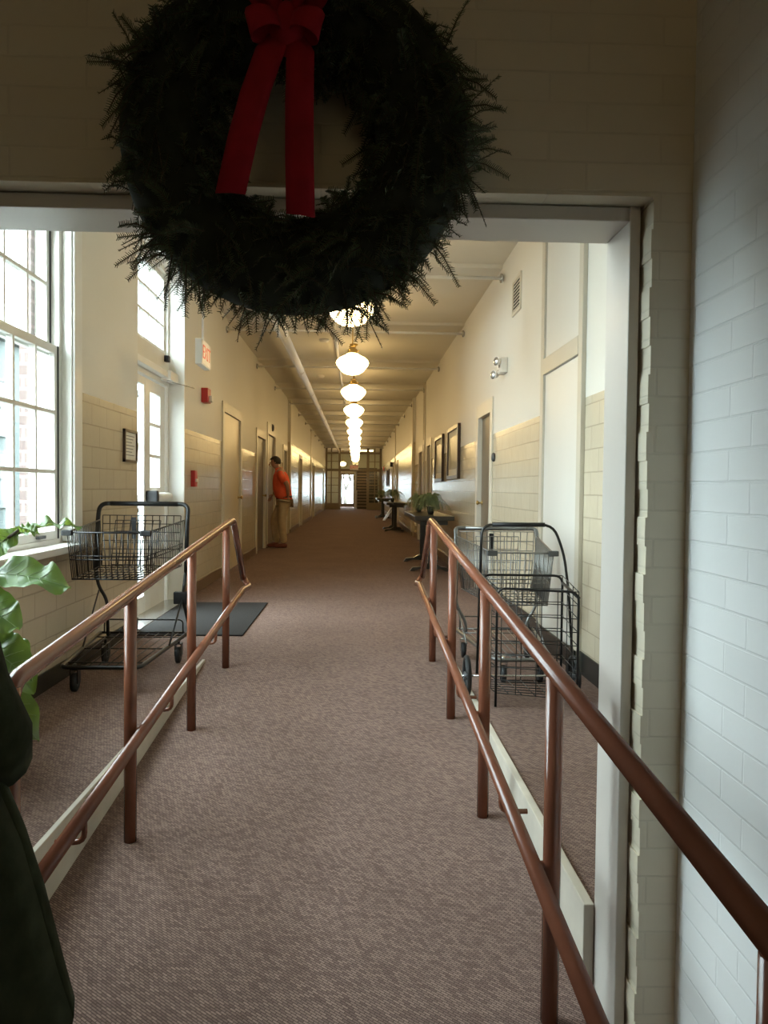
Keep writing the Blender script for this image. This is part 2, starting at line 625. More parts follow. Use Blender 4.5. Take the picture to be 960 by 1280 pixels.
def wall_panel(mb, axis, pos, u0, u1, z0, z1, holes, depth):
    """flat wall in plane axis=pos with rectangular holes (u0,u1,z0,z1) and reveals reaching to pos+depth"""
    us = sorted(set([u0, u1] + [h[0] for h in holes] + [h[1] for h in holes]))
    zs = sorted(set([z0, z1] + [h[2] for h in holes] + [h[3] for h in holes]))
    P = (lambda u, z, d=0: (pos + d, u, z)) if axis == 'x' else (lambda u, z, d=0: (u, pos + d, z))
    for i in range(len(us) - 1):
        for j in range(len(zs) - 1):
            cu, cz = (us[i] + us[i + 1]) / 2, (zs[j] + zs[j + 1]) / 2
            if any(h[0] < cu < h[1] and h[2] < cz < h[3] for h in holes):
                continue
            mb.quad(P(us[i], zs[j]), P(us[i + 1], zs[j]), P(us[i + 1], zs[j + 1]), P(us[i], zs[j + 1]))
    for h in holes:
        d = h[4] if len(h) > 4 else depth
        mb.quad(P(h[0], h[2]), P(h[0], h[3]), P(h[0], h[3], d), P(h[0], h[2], d))
        mb.quad(P(h[1], h[2]), P(h[1], h[2], d), P(h[1], h[3], d), P(h[1], h[3]))
        mb.quad(P(h[0], h[3]), P(h[1], h[3]), P(h[1], h[3], d), P(h[0], h[3], d))
        if h[2] > z0 + 0.01:
            mb.quad(P(h[0], h[2]), P(h[0], h[2], d), P(h[1], h[2], d), P(h[1], h[2]))
    return mb


# ------------------------------------------------------------------ the setting
XL, XR, ZC = -1.73, 1.43, 3.38
YEND = 42.0
RAMP_Y = 5.1                 # where the ramp meets the hall floor
CL, CR = -0.985, 0.637       # faces of the ramp kerbs


def ramp_z(y):
    return min(0.0, -(RAMP_Y - y) / 13.0)


def st(mb, name, m, **kw):
    return tag(mb.build(name, m, **kw), kind='structure')


b = MB()
b.box(XL - 0.25, XR + 0.15, RAMP_Y, 50, -0.7, 0)
b.box(XL - 0.25, CL - 0.02, 1.79, RAMP_Y, -0.7, 0)
b.box(CR + 0.03, XR + 0.15, 2.06, RAMP_Y, -0.7, 0)
st(b, 'floor', M['carpet'])
b = MB()
zr = ramp_z(-3.2)
b.prism([(-3.2, zr), (RAMP_Y, 0.0), (RAMP_Y, -0.14), (-3.2, zr - 0.14)], 'x', CL, CR)
zv = ramp_z(1.78)
b.prism([(-3.2, zr), (2.06, ramp_z(2.06)), (2.06, ramp_z(2.06) - 0.14), (-3.2, zr - 0.14)], 'x', -2.7, CL)
b.prism([(-3.2, zr), (2.06, ramp_z(2.06)), (2.06, ramp_z(2.06) - 0.14), (-3.2, zr - 0.14)], 'x', CR, 0.95)
st(b, 'floor_ramp', M['carpet'])
for k, (x0, x1) in enumerate(((CL - 0.02, CL), (CR, CR + 0.03))):
    b = MB()
    ya = 1.80 if x0 < 0 else 2.058
    b.prism([(ya, ramp_z(ya) - 0.1), (RAMP_Y - 0.05, -0.1), (RAMP_Y - 0.02, 0.012), (ya, 0.012)], 'x', x0, x1)
    st(b, 'trim_%d' % (k + 1), M['curb'], bevel=0.003)

# left wall, near stretch then far stretch
doorsL = [(10.06, 11.50, 0, 2.15), (13.42, 14.64, 0, 2.07), (15.02, 16.40, 0, 2.22), (18.25, 19.15, 0, 2.06)]
ENT = (6.15, 7.80, 0.0, 3.28, -0.36)
holes = [(WIN_Y0, WIN_Y1, WIN_Z0, WIN_Z1, -0.22), ENT] + [h + (-0.14,) for h in doorsL]
b = wall_panel(MB(), 'x', XL, 2.06, 19.4, 0, ZC, holes, -0.14)
st(b, 'wall_left', M['wall_side'], recalc=False)
doorsLF = [(22.7, 23.7, 0, 2.04), (29.6, 30.8, 0, 2.04), (38.6, 39.8, 0, 2.04)]
b = wall_panel(MB(), 'x', XL + 0.05, 19.4, YEND, 0, ZC, [h + (-0.14,) for h in doorsLF], -0.14)
b.quad((XL, 19.4, 0), (XL + 0.05, 19.4, 0), (XL + 0.05, 19.4, ZC), (XL, 19.4, ZC))
st(b, 'wall_left_far', M['wall_side_far'], recalc=False)
# right wall
doorsR = [(8.14, 8.98, 0, 2.0), (14.75, 15.55, 0, 2.03), (16.55, 17.5, 0, 1.99)]
b = wall_panel(MB(), 'x', XR, 2.06, 18.7, 0, ZC, [h + (0.16,) for h in doorsR], 0.14)
st(b, 'wall_right', M['wall_side'], recalc=False)
doorsRF = [(25.4, 26.4, 0, 2.02), (28.4, 29.4, 0, 2.02)]
b = wall_panel(MB(), 'x', XR - 0.05, 18.7, YEND, 0, ZC, [h + (0.14,) for h in doorsRF], 0.14)
b.quad((XR, 18.7, 0), (XR - 0.05, 18.7, 0), (XR - 0.05, 18.7, ZC), (XR, 18.7, ZC))
st(b, 'wall_right_far', M['wall_side_far'], recalc=False)
# pilaster strips where the walls step
for k, (x0, x1, y0, y1) in enumerate(((XL + 0.05, XL + 0.075, 19.42, 19.62), (XL + 0.05, XL + 0.075, 28.2, 28.5),
                                      (XR - 0.075, XR - 0.05, 18.72, 18.95), (XR - 0.075, XR - 0.05, 27.2, 27.5))):
    b = MB(); b.box(x0, x1, y0, y1, 0.1, ZC - 0.01)
    st(b, 'trim_%d' % (k + 3), M['cream'], bevel=0.004)

# ceiling with shallow downstand beams
b = MB()
b.box(XL - 0.25, XR + 0.2, 1.9, 50, ZC, ZC + 0.1)
BARS = [7.55, 10.25, 13.3] + [16.2 + 2.9 * k for k in range(9)]
for y in BARS:
    b.prism([(y + 0.06, ZC), (y + 0.10, ZC - 0.03), (y + 0.42, ZC - 0.03), (y + 0.48, ZC)], 'x', XL + 0.002, XR - 0.002)
st(b, 'ceiling', M['ceiling'])

# base boards
b = MB()
for y0, y1 in ((2.06, 6.13),):
    b.box(XL, XL + 0.012, y0, y1, 0.001, 0.11)
st(b, 'baseboard_left', M['base_black'], bevel=0.003)
b = MB()
segs = [7.82] + [v for d in doorsL for v in (d[0] - 0.13, d[1] + 0.13)] + [19.4]
for i in range(0, len(segs), 2):
    if segs[i + 1] > segs[i] + 0.02:
        b.box(XL, XL + 0.012, segs[i], segs[i + 1], 0.001, 0.12)
segs = [19.65] + [v for d in doorsLF for v in (d[0] - 0.1, d[1] + 0.1)] + [YEND]
for i in range(0, len(segs), 2):
    b.box(XL + 0.05, XL + 0.062, segs[i], segs[i + 1], 0.001, 0.12)
st(b, 'baseboard_left_far', M['base_brown'], bevel=0.003)
b = MB()
b.box(XR - 0.012, XR, 2.06, 4.778, 0.001, 0.14)
b.box(XR - 0.046, XR - 0.033, 4.778, 5.862, 0.001, 0.14)
b.box(XR - 0.012, XR, 5.862, 8.0, 0.001, 0.14)
st(b, 'baseboard_right', M['base_black'], bevel=0.003)
b = MB()
segs = [9.12] + [v for d in doorsR[1:] for v in (d[0] - 0.12, d[1] + 0.12)] + [18.7]
for i in range(0, len(segs), 2):
    b.box(XR - 0.012, XR, segs[i], segs[i + 1], 0.001, 0.12)
segs = [18.98] + [v for d in doorsRF for v in (d[0] - 0.1, d[1] + 0.1)] + [YEND]
for i in range(0, len(segs), 2):
    b.box(XR - 0.062, XR - 0.05, segs[i], segs[i + 1], 0.001, 0.12)
st(b, 'baseboard_right_far', M['base_brown'], bevel=0.003)

# cross wall with the wide opening towards the hall
OX0, OX1, OZ = -1.70, 0.668, 1.815
FY0, FY1, FYF = 1.83, 2.06, 1.89
b = MB()
HZ = OZ + 0.038                      # rough opening in the masonry, the steel frame stands inside it
b.box(-2.7, OX0 - 0.04, FY0, FY1, -0.5, 3.5)
b.box(OX0 - 0.04, OX1 + 0.04, FY0, FY1, HZ, 3.5)
# right pier with toothed edge courses
z = -0.5
k = 0
while z < HZ - 1e-6:
    z1 = min(z + 0.069, HZ)
    e = (0.0, 0.006, 0.002, 0.008, 0.004)[k % 5] * 0.8
    b.box(OX1 + 0.029 + e, 1.6, FY0, FY1, z, z1)
    z = z1
    k += 1
b.box(OX1 + 0.04, 1.6, FY0, FY1, HZ, 3.5)
st(b, 'wall_front', M['brick_front'])
b = MB()
b.box(OX0 - 0.035, OX0, FYF, FY1 + 0.005, ramp_z(1.9) - 0.05, HZ)
b.box(OX1, OX1 + 0.027, FYF, FY1 + 0.005, ramp_z(1.9) - 0.05, HZ)
b.box(OX0, OX1, FYF, FY1 + 0.005, OZ, HZ - 0.003)
st(b, 'trim_7', M['frame_steel'], bevel=0.003)

# vestibule
VX = 0.797
b = MB(); b.box(VX, VX + 0.12, -3.2, FY0, -0.9, 3.4)
st(b, 'wall_vestibule_right', M['brick_side'])
b = MB(); b.box(-2.82, -2.7, -3.2, FY1, -0.9, 3.4)
st(b, 'wall_vestibule_left', M['brick_side'])
b = MB(); b.box(-2.82, VX + 0.12, -3.32, -3.2, -0.9, 3.4)
st(b, 'wall_back', M['brick_front'])
b = MB(); b.box(-2.82, VX + 0.12, -3.32, FY1, ZC, 3.5)
st(b, 'ceiling_vestibule', M['ceiling'])


# ------------------------------------------------------------------ left window
def sash(parent, x, y0, y1, z0, z1, cols, rows, fw=0.05, depth=0.035):
    s = MB()
    s.box(x - depth / 2, x + depth / 2, y0, y0 + fw, z0, z1)
    s.box(x - depth / 2, x + depth / 2, y1 - fw, y1, z0, z1)
    s.box(x - depth / 2, x + depth / 2, y0 + fw, y1 - fw, z0, z0 + fw)
    s.box(x - depth / 2, x + depth / 2, y0 + fw, y1 - fw, z1 - fw, z1)
    o = s.build('sash', M['white'], parent, bevel=0.003)
    g = MB()
    for i in range(1, cols):
        y = y0 + fw + (y1 - y0 - 2 * fw) * i / cols
        g.box(x - 0.012, x + 0.024, y - 0.011, y + 0.011, z0 + fw, z1 - fw)
    for j in range(1, rows):
        z = z0 + fw + (z1 - z0 - 2 * fw) * j / rows
        g.box(x - 0.0121, x + 0.0241, y0 + fw, y1 - fw, z - 0.011, z + 0.011)
    g.build('muntins', M['white'], o)
    p = MB()
    p.box(x - 0.002, x + 0.002, y0 + fw * 0.9, y1 - fw * 0.9, z0 + fw * 0.9, z1 - fw * 0.9)
    p.build('pane', M['glass'], o)
    return o


win = setting('window_1', (XL - 0.1, 4.0, WIN_Z0))
ws = MB()
xw = XL - 0.10
# fixed frame and mullion; the unseen near light is added for more daylight
ym = 3.42
for y0, y1 in ((WIN_Y0, WIN_Y0 + 0.04), (ym - 0.05, ym + 0.05), (WIN_Y1 - 0.05, WIN_Y1)):
    ws.box(xw - 0.09, xw + 0.045, y0, y1, WIN_Z0, WIN_Z1)
ws.box(xw - 0.09, xw + 0.045, WIN_Y0 + 0.04, WIN_Y1 - 0.05, WIN_Z1 - 0.05, WIN_Z1)
ws.box(xw - 0.09, xw + 0.045, WIN_Y0 + 0.04, WIN_Y1 - 0.05, WIN_Z0, WIN_Z0 + 0.03)
ws.build('frame', M['white'], win, bevel=0.003)
gk = MB()
gk.box(xw + 0.0378, xw + 0.041, WIN_Y1 - 0.068, WIN_Y1 - 0.0505, WIN_Z0 + 0.03, 1.98)
gk.box(xw - 0.0072, xw - 0.004, WIN_Y1 - 0.068, WIN_Y1 - 0.0505, 1.985, WIN_Z1 - 0.05)
gk.build('gasket', M['plastic_black'], win)
for y0, y1 in ((WIN_Y0 + 0.04, ym - 0.05), (ym + 0.05, WIN_Y1 - 0.055)):
    sash(win, xw + 0.02, y0, y1, WIN_Z0 + 0.03, 1.98, 4 if y0 > 3 else 3, 3)
    sash(win, xw - 0.025, y0, y1, 1.92, WIN_Z1 - 0.05, 4 if y0 > 3 else 3, 3)
cs = MB()
cs.box(XL, XL + 0.018, WIN_Y1, WIN_Y1 + 0.13, WIN_Z0 - 0.04, WIN_Z1 + 0.13)
cs.box(XL, XL + 0.018, WIN_Y0 - 0.13, WIN_Y0, WIN_Z0 - 0.04, WIN_Z1 + 0.13)
cs.box(XL, XL + 0.018, WIN_Y0, WIN_Y1, WIN_Z1, WIN_Z1 + 0.13)
cs.box(XL - 0.1, XL + 0.004, WIN_Y1 - 0.012, WIN_Y1 - 0.0005, WIN_Z0 + 0.01, WIN_Z1)
cs.build('casing', M['white'], win, bevel=0.004)
sl = MB()
sl.box(XL - 0.1, XL + 0.09, WIN_Y0 - 0.1, WIN_Y1 - 0.03, WIN_Z0 - 0.04, WIN_Z0 + 0.002)
sl.build('sill', M['white'], win, bevel=0.006)
lk = MB()
lk.box(xw + 0.04, xw + 0.062, 4.36, 4.45, WIN_Z0 + 0.045, WIN_Z0 + 0.062)
lk.build('sash_lift', M['plastic_grey'], win)

# ------------------------------------------------------------------ entrance: double door with transom
ent = setting('door_1', (XL - 0.2, 6.97, 0))
xd = XL - 0.20
b = MB()
b.box(xd - 0.06, xd + 0.05, 6.15, 6.20, 0, 3.28)
b.box(xd - 0.06, xd + 0.05, 7.745, 7.80, 0, 3.28)
b.box(xd - 0.06, xd + 0.05, 6.20, 7.745, 2.14, 2.20)
b.box(xd - 0.06, xd + 0.05, 6.20, 7.745, 3.23, 3.28)
b.build('frame', M['white'], ent, bevel=0.004)
b = MB()
b.box(xd - 0.05, xd + 0.058, 6.20, 7.745, 2.20, 2.44)
b.build('transom_rail', M['cream'], ent, bevel=0.004)
sash(ent, xd, 6.20, 7.745, 2.44, 3.23, 5, 3, 0.05).name = 'transom_sash'


def lite_leaf(parent, y0, y1, ly0, ly1, z0, z1, rows):
    d = MB()
    d.box(xd - 0.022, xd + 0.022, y0, ly0, 0.01, 2.13)
    d.box(xd - 0.022, xd + 0.022, ly1, y1, 0.01, 2.13)
    d.box(xd - 0.022, xd + 0.022, ly0, ly1, 0.01, z0)
    d.box(xd - 0.022, xd + 0.022, ly0, ly1, z1, 2.13)
    o = d.build('leaf', M['white'], parent, bevel=0.003)
    g = MB()
    for j in range(1, rows):
        z = z0 + (z1 - z0) * j / rows
        g.box(xd - 0.018, xd + 0.02, ly0, ly1, z - 0.014, z + 0.014)
    if g.v:
        g.build('muntins', M['white'], o)
    p = MB(); p.box(xd - 0.003, xd + 0.003, ly0 - 0.01, ly1 + 0.01, z0 - 0.01, z1 + 0.01)
    p.build('pane', M['glass'], o)
    return o


lf = lite_leaf(ent, 7.02, 7.735, 7.19, 7.55, 1.14, 2.02, 3)
lite_leaf(ent, 6.21, 7.01, 6.26, 6.985, 0.16, 2.06, 1)
b = MB()
b.tube([(xd + 0.09, 7.10, 1.05), (xd + 0.09, 7.62, 1.05)], 0.042, 12)
b.build('panic_bar', M['white'], lf)
b = MB()
b.box(xd + 0.022, xd + 0.13, 7.04, 7.10, 1.0, 1.11)
b.box(xd + 0.022, xd + 0.09, 7.58, 7.66, 1.02, 1.08)
b.build('panic_bar_end', M['plastic_black'], lf, bevel=0.012, label='black end box of the panic bar')
b = MB()
b.box(xd + 0.05, xd + 0.15, 7.45, 7.745, 2.17, 2.26)
b.box(xd + 0.05, xd + 0.12, 6.4, 7.45, 2.19, 2.25)
cl = b.build('door_closer', M['white_plastic'], ent, bevel=0.006)
b = MB()
b.tube([(xd + 0.10, 7.5, 2.165), (xd + 0.27, 7.94, 2.155)], 0.005, 6)
b.build('closer_arm', M['steel'], cl)
b = MB()
b.box(xd + 0.058, xd + 0.1, 7.55, 7.62, 2.36, 2.42)
b.build('latch', M['plastic_black'], ent, bevel=0.004)
b = MB()
b.box(XL - 0.35, XL + 0.02, 6.16, 7.79, 0.0005, 0.012)
b.build('threshold', M['steel'], ent)
b = MB()     # white lining of the far reveal
b.box(XL - 0.15, XL + 0.003, 7.78, 7.7995, 0.012, 3.279)
b.build('reveal_lining', M['white'], ent)


# ------------------------------------------------------------------ doors along the hall
def flush_door(n, side, y0, y1, z1, leafm, framem, fw=0.11, fd=0.016, leaf_off=0.05, knob=True, hinge=False, far=False, head=None):
    sgn = 1 if side == 'L' else -1
    xw_ = (XL + (0.05 if far else 0)) if side == 'L' else (XR - (0.05 if far else 0))
    o = setting('door_%d' % n, (xw_, (y0 + y1) / 2, 0))
    zt = z1 + (head if head else fw)
    f = MB()
    xa, xb = xw_ - sgn * 0.0, xw_ + sgn * fd
    f.box(xa, xb, y0 - fw, y0, 0, zt)
    f.box(xa, xb, y1, y1 + fw, 0, zt)
    f.box(xa, xb, y0, y1, z1, zt)
    # jamb linings
    f.box(xw_ - sgn * 0.12, xb, y0 - 0.001, y0 + 0.02, 0, z1)
    f.box(xw_ - sgn * 0.12, xb, y1 - 0.02, y1 + 0.001, 0, z1)
    f.box(xw_ - sgn * 0.12, xb, y0 + 0.02, y1 - 0.02, z1 - 0.02, z1 + 0.001)
    f.build('frame', framem, o, bevel=0.003)
    l = MB()
    xl = xw_ - sgn * leaf_off
    l.box(xl, xl - sgn * 0.04, y0 + 0.022, y1 - 0.022, 0.008, z1 - 0.022)
    lo = l.build('leaf', leafm, o, bevel=0.003)
    if knob:
        k = MB()
        k.lathe([(0.028, 0), (0.028, 0.006), (0.010, 0.010), (0.010, 0.035), (0.024, 0.045), (0.027, 0.058), (0.018, 0.068), (0.004, 0.070)],
                (0, 0, 0), 'x', 14)
        k.v = [(xl + sgn * p[0], y1 - 0.09 + p[1], 1.0 + p[2]) for p in k.v]
        k.build('knob', M['brass'], lo)
    if hinge:
        for z in (0.3, 1.1, 1.75):
            h = MB()
            h.tube([(xl + sgn * 0.012, y0 + 0.03, z), (xl + sgn * 0.012, y0 + 0.03, z + 0.11)], 0.009, 8)
            h.box(xl, xl + sgn * 0.004, y0 + 0.03, y0 + 0.07, z, z + 0.11)
            h.build('hinge', M['brass'], lo)
    return o


flush_door(2, 'L', *doorsL[0][:2], 2.15, M['cream_door'], M['cream'], leaf_off=0.012, hinge=True)
flush_door(3, 'L', *doorsL[1][:2], 2.07, M['door_shade'], M['cream'], leaf_off=0.03)  # dark leaf colour holds the shade of the doorway
flush_door(4, 'L', *doorsL[2][:2], 2.22, M['door_shade'], M['cream'], leaf_off=0.03, hinge=True, head=0.2)
flush_door(5, 'L', *doorsL[3][:2], 2.06, M['door_shade'], M['cream'], leaf_off=0.03)
for i, d in enumerate(doorsLF):
    flush_door(6 + i, 'L', *d[:2], 2.04, M['door_shade'], M['cream'], far=True, fw=0.09)
flush_door(9, 'R', *doorsR[0][:2], 2.0, M['door_shade'], M['cream'], leaf_off=0.035, fw=0.11, head=0.13)
flush_door(10, 'R', *doorsR[1][:2], 2.03, M['door_shade'], M['cream'], leaf_off=0.03)
flush_door(11, 'R', *doorsR[2][:2], 1.99, M['door_shade'], M['cream'], leaf_off=0.03)
for i, d in enumerate(doorsRF):
    flush_door(12 + i, 'R', *d[:2], 2.02, M['door_shade'], M['cream'], far=True, fw=0.09)

# boarded tall doorway on the right: trims, transom panel and flush panel
pd = setting('door_14', (XR, 5.3, 0))
b = MB()
yA, yB = 4.78, 5.86
b.box(XR - 0.03, XR, yA - 0.0, yA + 0.085, 0, ZC - 0.001)
b.box(XR - 0.03, XR, yB - 0.085, yB, 0, ZC - 0.001)
b.box(XR - 0.032, XR, yA + 0.085, yB - 0.085, 2.02, 2.14)
b.build('frame', M['taupe'], pd, bevel=0.004)
b = MB()
b.box(XR - 0.012, XR - 0.001, yA + 0.087, yB - 0.087, 0.01, 2.018)
b.build('panel', M['panel_white'], pd)
b = MB()
b.box(XR - 0.012, XR - 0.001, yA + 0.087, yB - 0.087, 2.142, ZC - 0.002)
b.build('transom_panel', M['panel_white'], pd)
b = MB()       # tall trims by the farther right-hand doors
b.box(XR - 0.02, XR, 16.0, 16.12, 0.12, ZC - 0.001)
b.box(XR - 0.02, XR, 16.28, 16.38, 2.2, ZC - 0.001)
st(b, 'trim_8', M['taupe'])

# ------------------------------------------------------------------ partition, stair and outer door at the far end
pt = setting('wall_end', (0, YEND, 0))
b = MB()
y0, y1 = YEND, YEND + 0.1
XLL, XRR = XL + 0.05, XR - 0.05
for x0, x1 in ((XLL, XLL + 0.1), (-0.98, -0.86), (0.56, 0.70), (XRR - 0.12, XRR)):
    b.box(x0, x1, y0, y1, 0, ZC)
for x0, x1 in ((-1.40, -1.33), (0.98, 1.03)):
    b.box(x0, x1, y0 + 0.02, y1 - 0.02, 0.3, ZC)
b.box(XLL, XRR, y0 + 0.01, y1 - 0.01, 2.08, 2.22)
b.box(XLL, XRR, y0 + 0.01, y1 - 0.01, 3.02, 3.12)
b.box(XLL + 0.1, -0.98, y0 + 0.015, y1 - 0.015, 0, 0.35)
b.box(0.70, XRR - 0.12, y0 + 0.015, y1 - 0.015, 0, 0.35)
for z in (0.9, 1.3, 1.7, 2.6):
    b.box(XLL + 0.1, -0.98, y0 + 0.03, y1 - 0.03, z, z + 0.035)
    b.box(0.70, XRR - 0.12, y0 + 0.03, y1 - 0.03, z, z + 0.035)
b.build('partition_frame', M['brown_frame'], pt)
b = MB()
b.box(XLL + 0.1, -0.98, y0 + 0.048, y0 + 0.052, 0.35, 3.02)
b.box(0.70, XRR - 0.12, y0 + 0.048, y0 + 0.052, 0.35, 3.02)
b.box(-0.86, 0.56, y0 + 0.048, y0 + 0.052, 2.22, 3.02)
b.build('pane', M['glass'], pt)
YO = 47.0
b = MB()
wall_panel(b, 'y', YO, -2.4, 1.8, 0, 3.38, [(-1.0, -0.06, 0, 2.12)], 0.2)
st(b, 'wall_outer', M['cream'], recalc=False)
b = MB(); b.box(-2.4, -2.3, YEND + 0.1, YO, 0, 3.38); b.box(-2.4, XLL, YEND + 0.05, YEND + 0.1, 0, 3.38)
st(b, 'wall_stair_left', M['cream'])
b = MB(); b.box(1.7, 1.8, YEND + 0.1, YO, 0, 3.38); b.box(XRR, 1.8, YEND + 0.05, YEND + 0.1, 0, 3.38)
st(b, 'wall_stair_right', M['cream'])
b = MB(); b.box(-2.4, 1.8, YEND, YO + 0.2, ZC + 0.001, ZC + 0.1)
b.box(-2.6, 1.9, RAMP_Y + 37, YO + 1.5, -0.14, -0.001)
st(b, 'floor_stair_lobby', M['carpet'])
od = setting('door_15', (-0.53, YO + 0.06, 0))
b = MB()
b.box(-1.0, -0.94, YO, YO + 0.12, 0, 2.12); b.box(-0.12, -0.06, YO, YO + 0.12, 0, 2.12); b.box(-0.94, -0.12, YO, YO + 0.12, 2.05, 2.12)
b.build('frame', M['taupe'], od)
b = MB()
b.box(-0.94, -0.88, YO + 0.03, YO + 0.075, 0.01, 2.05); b.box(-0.19, -0.12, YO + 0.03, YO + 0.075, 0.01, 2.05)
b.box(-0.88, -0.19, YO + 0.03, YO + 0.075, 0.01, 0.22); b.box(-0.88, -0.19, YO + 0.03, YO + 0.075, 1.98, 2.05)
b.box(-0.88, -0.19, YO + 0.03, YO + 0.075, 1.76, 1.80)
lo = b.build('leaf', M['door_shade'], od)
b = MB(); b.box(-0.88, -0.19, YO + 0.05, YO + 0.055, 0.22, 1.98)
b.build('pane', M['glass'], lo)
b = MB(); b.tube([(-0.22, YO - 0.03, 0.95), (-0.22, YO - 0.03, 1.2)], 0.015, 8); b.box(-0.235, -0.205, YO - 0.03, YO + 0.03, 1.0, 1.03); b.box(-0.235, -0.205, YO - 0.03, YO + 0.03, 1.13, 1.16)
b.build('pull_handle', M['plastic_black'], lo)
portal((-0.53, YO + 0.25, 1.1), (-PI / 2, 0, 0), 0.8, 2.0)
# open inner leaf folded against the stair side
b = MB()
b.box(-0.10, -0.05, YEND + 0.12, YEND + 0.95, 0.01, 2.05)
sl_ = tag(b.build('door_16', M['white']), kind='structure')
# stair
sr = thing('staircase', 'dark staircase climbing beyond the glazed partition at the far end of the hall', 'stairs', (0.6, 43.2, 0))
b = MB(); t = MB()
for k in range(14):
    ya, za = 43.2 + 0.26 * k, 0.172 * k
    b.box(0.0, 1.25, ya, ya + 0.262, 0 if k < 2 else za - 0.2, za + 0.142)
    t.box(-0.01, 1.26, ya - 0.025, ya + 0.262, za + 0.142, za + 0.172)
b.build('risers', M['stair'], sr)
t.build('treads', M['tread'], sr)
b = MB()
b.tube([(0.02, 43.2, 0.95), (0.02, 46.6, 3.2)], 0.022, 8)
b.build('handrail', M['wood_dark'], sr)
b = MB(); b.box(0.0, 0.05, 43.1, 43.18, 0, 1.05)
b.build('newel_post', M['taupe'], sr)

# ------------------------------------------------------------------ outdoors
b = MB(); b.box(-60, -2.0, -30, 90, -0.7, -0.5); b.box(-60, 40, 48.6, 120, -0.31, -0.2)
st(b, 'ground', M['asphalt'])
nb = thing('neighbouring_building', 'pale grey green building across the yard seen through the left window', 'building', (-13, 22, -0.5))
b = MB(); b.box(-16, -13, 8, 46, -0.5, 6.4)
b.build('wall', M['facade'], nb)
b = MB(); b.box(-16.2, -12.7, 7.8, 46.2, 6.4, 6.7)
b.build('cornice', M['facade'], nb)
for k in range(8):
    for z in (0.4, 3.0):
        f = MB(); ya = 10 + k * 4.4
        f.box(-13.0, -12.9, ya, ya + 0.12, z, z + 1.9); f.box(-13.0, -12.9, ya + 1.5, ya + 1.62, z, z + 1.9)
        f.box(-13.0, -12.9, ya, ya + 1.62, z - 0.1, z); f.box(-13.0, -12.9, ya, ya + 1.62, z + 1.9, z + 2.0)
        f.box(-13.0, -12.92, ya + 0.12, ya + 1.5, z + 0.9, z + 0.98); f.box(-13.0, -12.92, ya + 0.77, ya + 0.85, z, z + 1.9)
        fo = f.build('window_frame', M['facade_white'], nb)
        p = MB(); p.box(-13.0, -12.96, ya + 0.12, ya + 1.5, z, z + 1.9)
        p.build('pane', M['facade_dark'], fo)
b = MB()
b.box(-2.02, -1.95, 4.69, 5.2, -0.5, 4)
st(b, 'wall_outside_pier', M['brick_red'])


def bare_tree(loc, h, label):
    o = thing('bare_tree', label, 'tree', loc)
    m = MB()
    rnd = random.Random(3)

    def grow(p, d, L, r, lev):
        q = p + d * L
        m.tube([p, (p + q) / 2 + Vector((rnd.uniform(-1, 1), 0, rnd.uniform(-1, 1))) * L * 0.05, q], [r, r * 0.85, r * 0.7], 6)
        if lev == 0:
            return
        for _ in range(3):
            nd = (d + Vector((rnd.uniform(-1, 1), rnd.uniform(-0.6, 0.6), rnd.uniform(-0.3, 0.7))) * 0.75).normalized()
            grow(q, nd, L * rnd.uniform(0.6, 0.8), r * 0.62, lev - 1)
    grow(Vector(loc), Vector((0, 0, 1)), h * 0.3, h * 0.032, 4)
    m.build('branches', M['bark'], o)
    return o


bare_tree((-0.78, 56, -0.2), 4.2, 'bare branched tree seen through the glass door at the far end')

# ------------------------------------------------------------------ pendant lights
pl = thing('pendant_light', 'lit white schoolhouse globe on a brass stem nearest the wreath, half hidden by its needles', 'lamp', (-0.06, 6.46, ZC), 'lit globes down the hall ceiling')
GZ = 2.645
x0, y0 = -0.06, 6.46
b = MB()
b.lathe([(0.055, 0.115), (0.075, 0.10), (0.10, 0.085), (0.15, 0.06), (0.185, 0.028), (0.195, 0.0), (0.185, -0.03), (0.155, -0.07), (0.125, -0.105),
         (0.085, -0.128), (0.04, -0.14), (0.005, -0.142)], (x0, y0, GZ), 'z', 28)
b.build('globe', M['globe'], pl)
b = MB()
b.lathe([(0.035, 0.175), (0.055, 0.16), (0.06, 0.12), (0.064, 0.105)], (x0, y0, GZ), 'z', 20)
for k in range(3):
    a = 2 * PI * k / 3
    b.tube([(x0 + 0.05 * math.cos(a), y0 + 0.05 * math.sin(a), GZ + 0.14), (x0 + 0.085 * math.cos(a), y0 + 0.085 * math.sin(a), GZ + 0.15)], 0.006, 6)
b.lathe([(0.02, 0.20), (0.045, 0.195), (0.045, 0.185), (0.02, 0.18)], (x0, y0, GZ), 'z', 16)
b.build('fitter', M['brass'], pl)
b = MB(); b.tube([(x0, y0, GZ + 0.19), (x0, y0, ZC - 0.02)], 0.007, 8)
b.build('stem', M['brass'], pl)
b = MB(); b.lathe([(0.065, 0), (0.06, -0.02), (0.02, -0.035)], (x0, y0, ZC - 0.0005), 'z', 20)
b.build('canopy', M['brass'], pl)
ORD = ['second', 'third', 'fourth', 'fifth', 'sixth', 'seventh', 'eighth', 'ninth', 'tenth', 'eleventh', 'twelfth', 'last']
for k in range(12):
    c = copy_tree(pl)
    c.location = (x0, 6.46 + 2.75 * (k + 1), ZC)
    if k == 0:
        c['label'] = 'lit white schoolhouse globe hanging clear just below the wreath, on brass fitter and stem'
    else:
        c['label'] = '%s lit white schoolhouse globe down the hall from the wreath end' % ORD[k]
c = copy_tree(pl)  # unseen lamp, added to brighten the wreath wall with warm light
c.location = (x0, 6.46 - 3 * 2.75, ZC)
c['label'] = 'schoolhouse globe added unseen in the vestibule behind the viewer to warm the wreath wall'
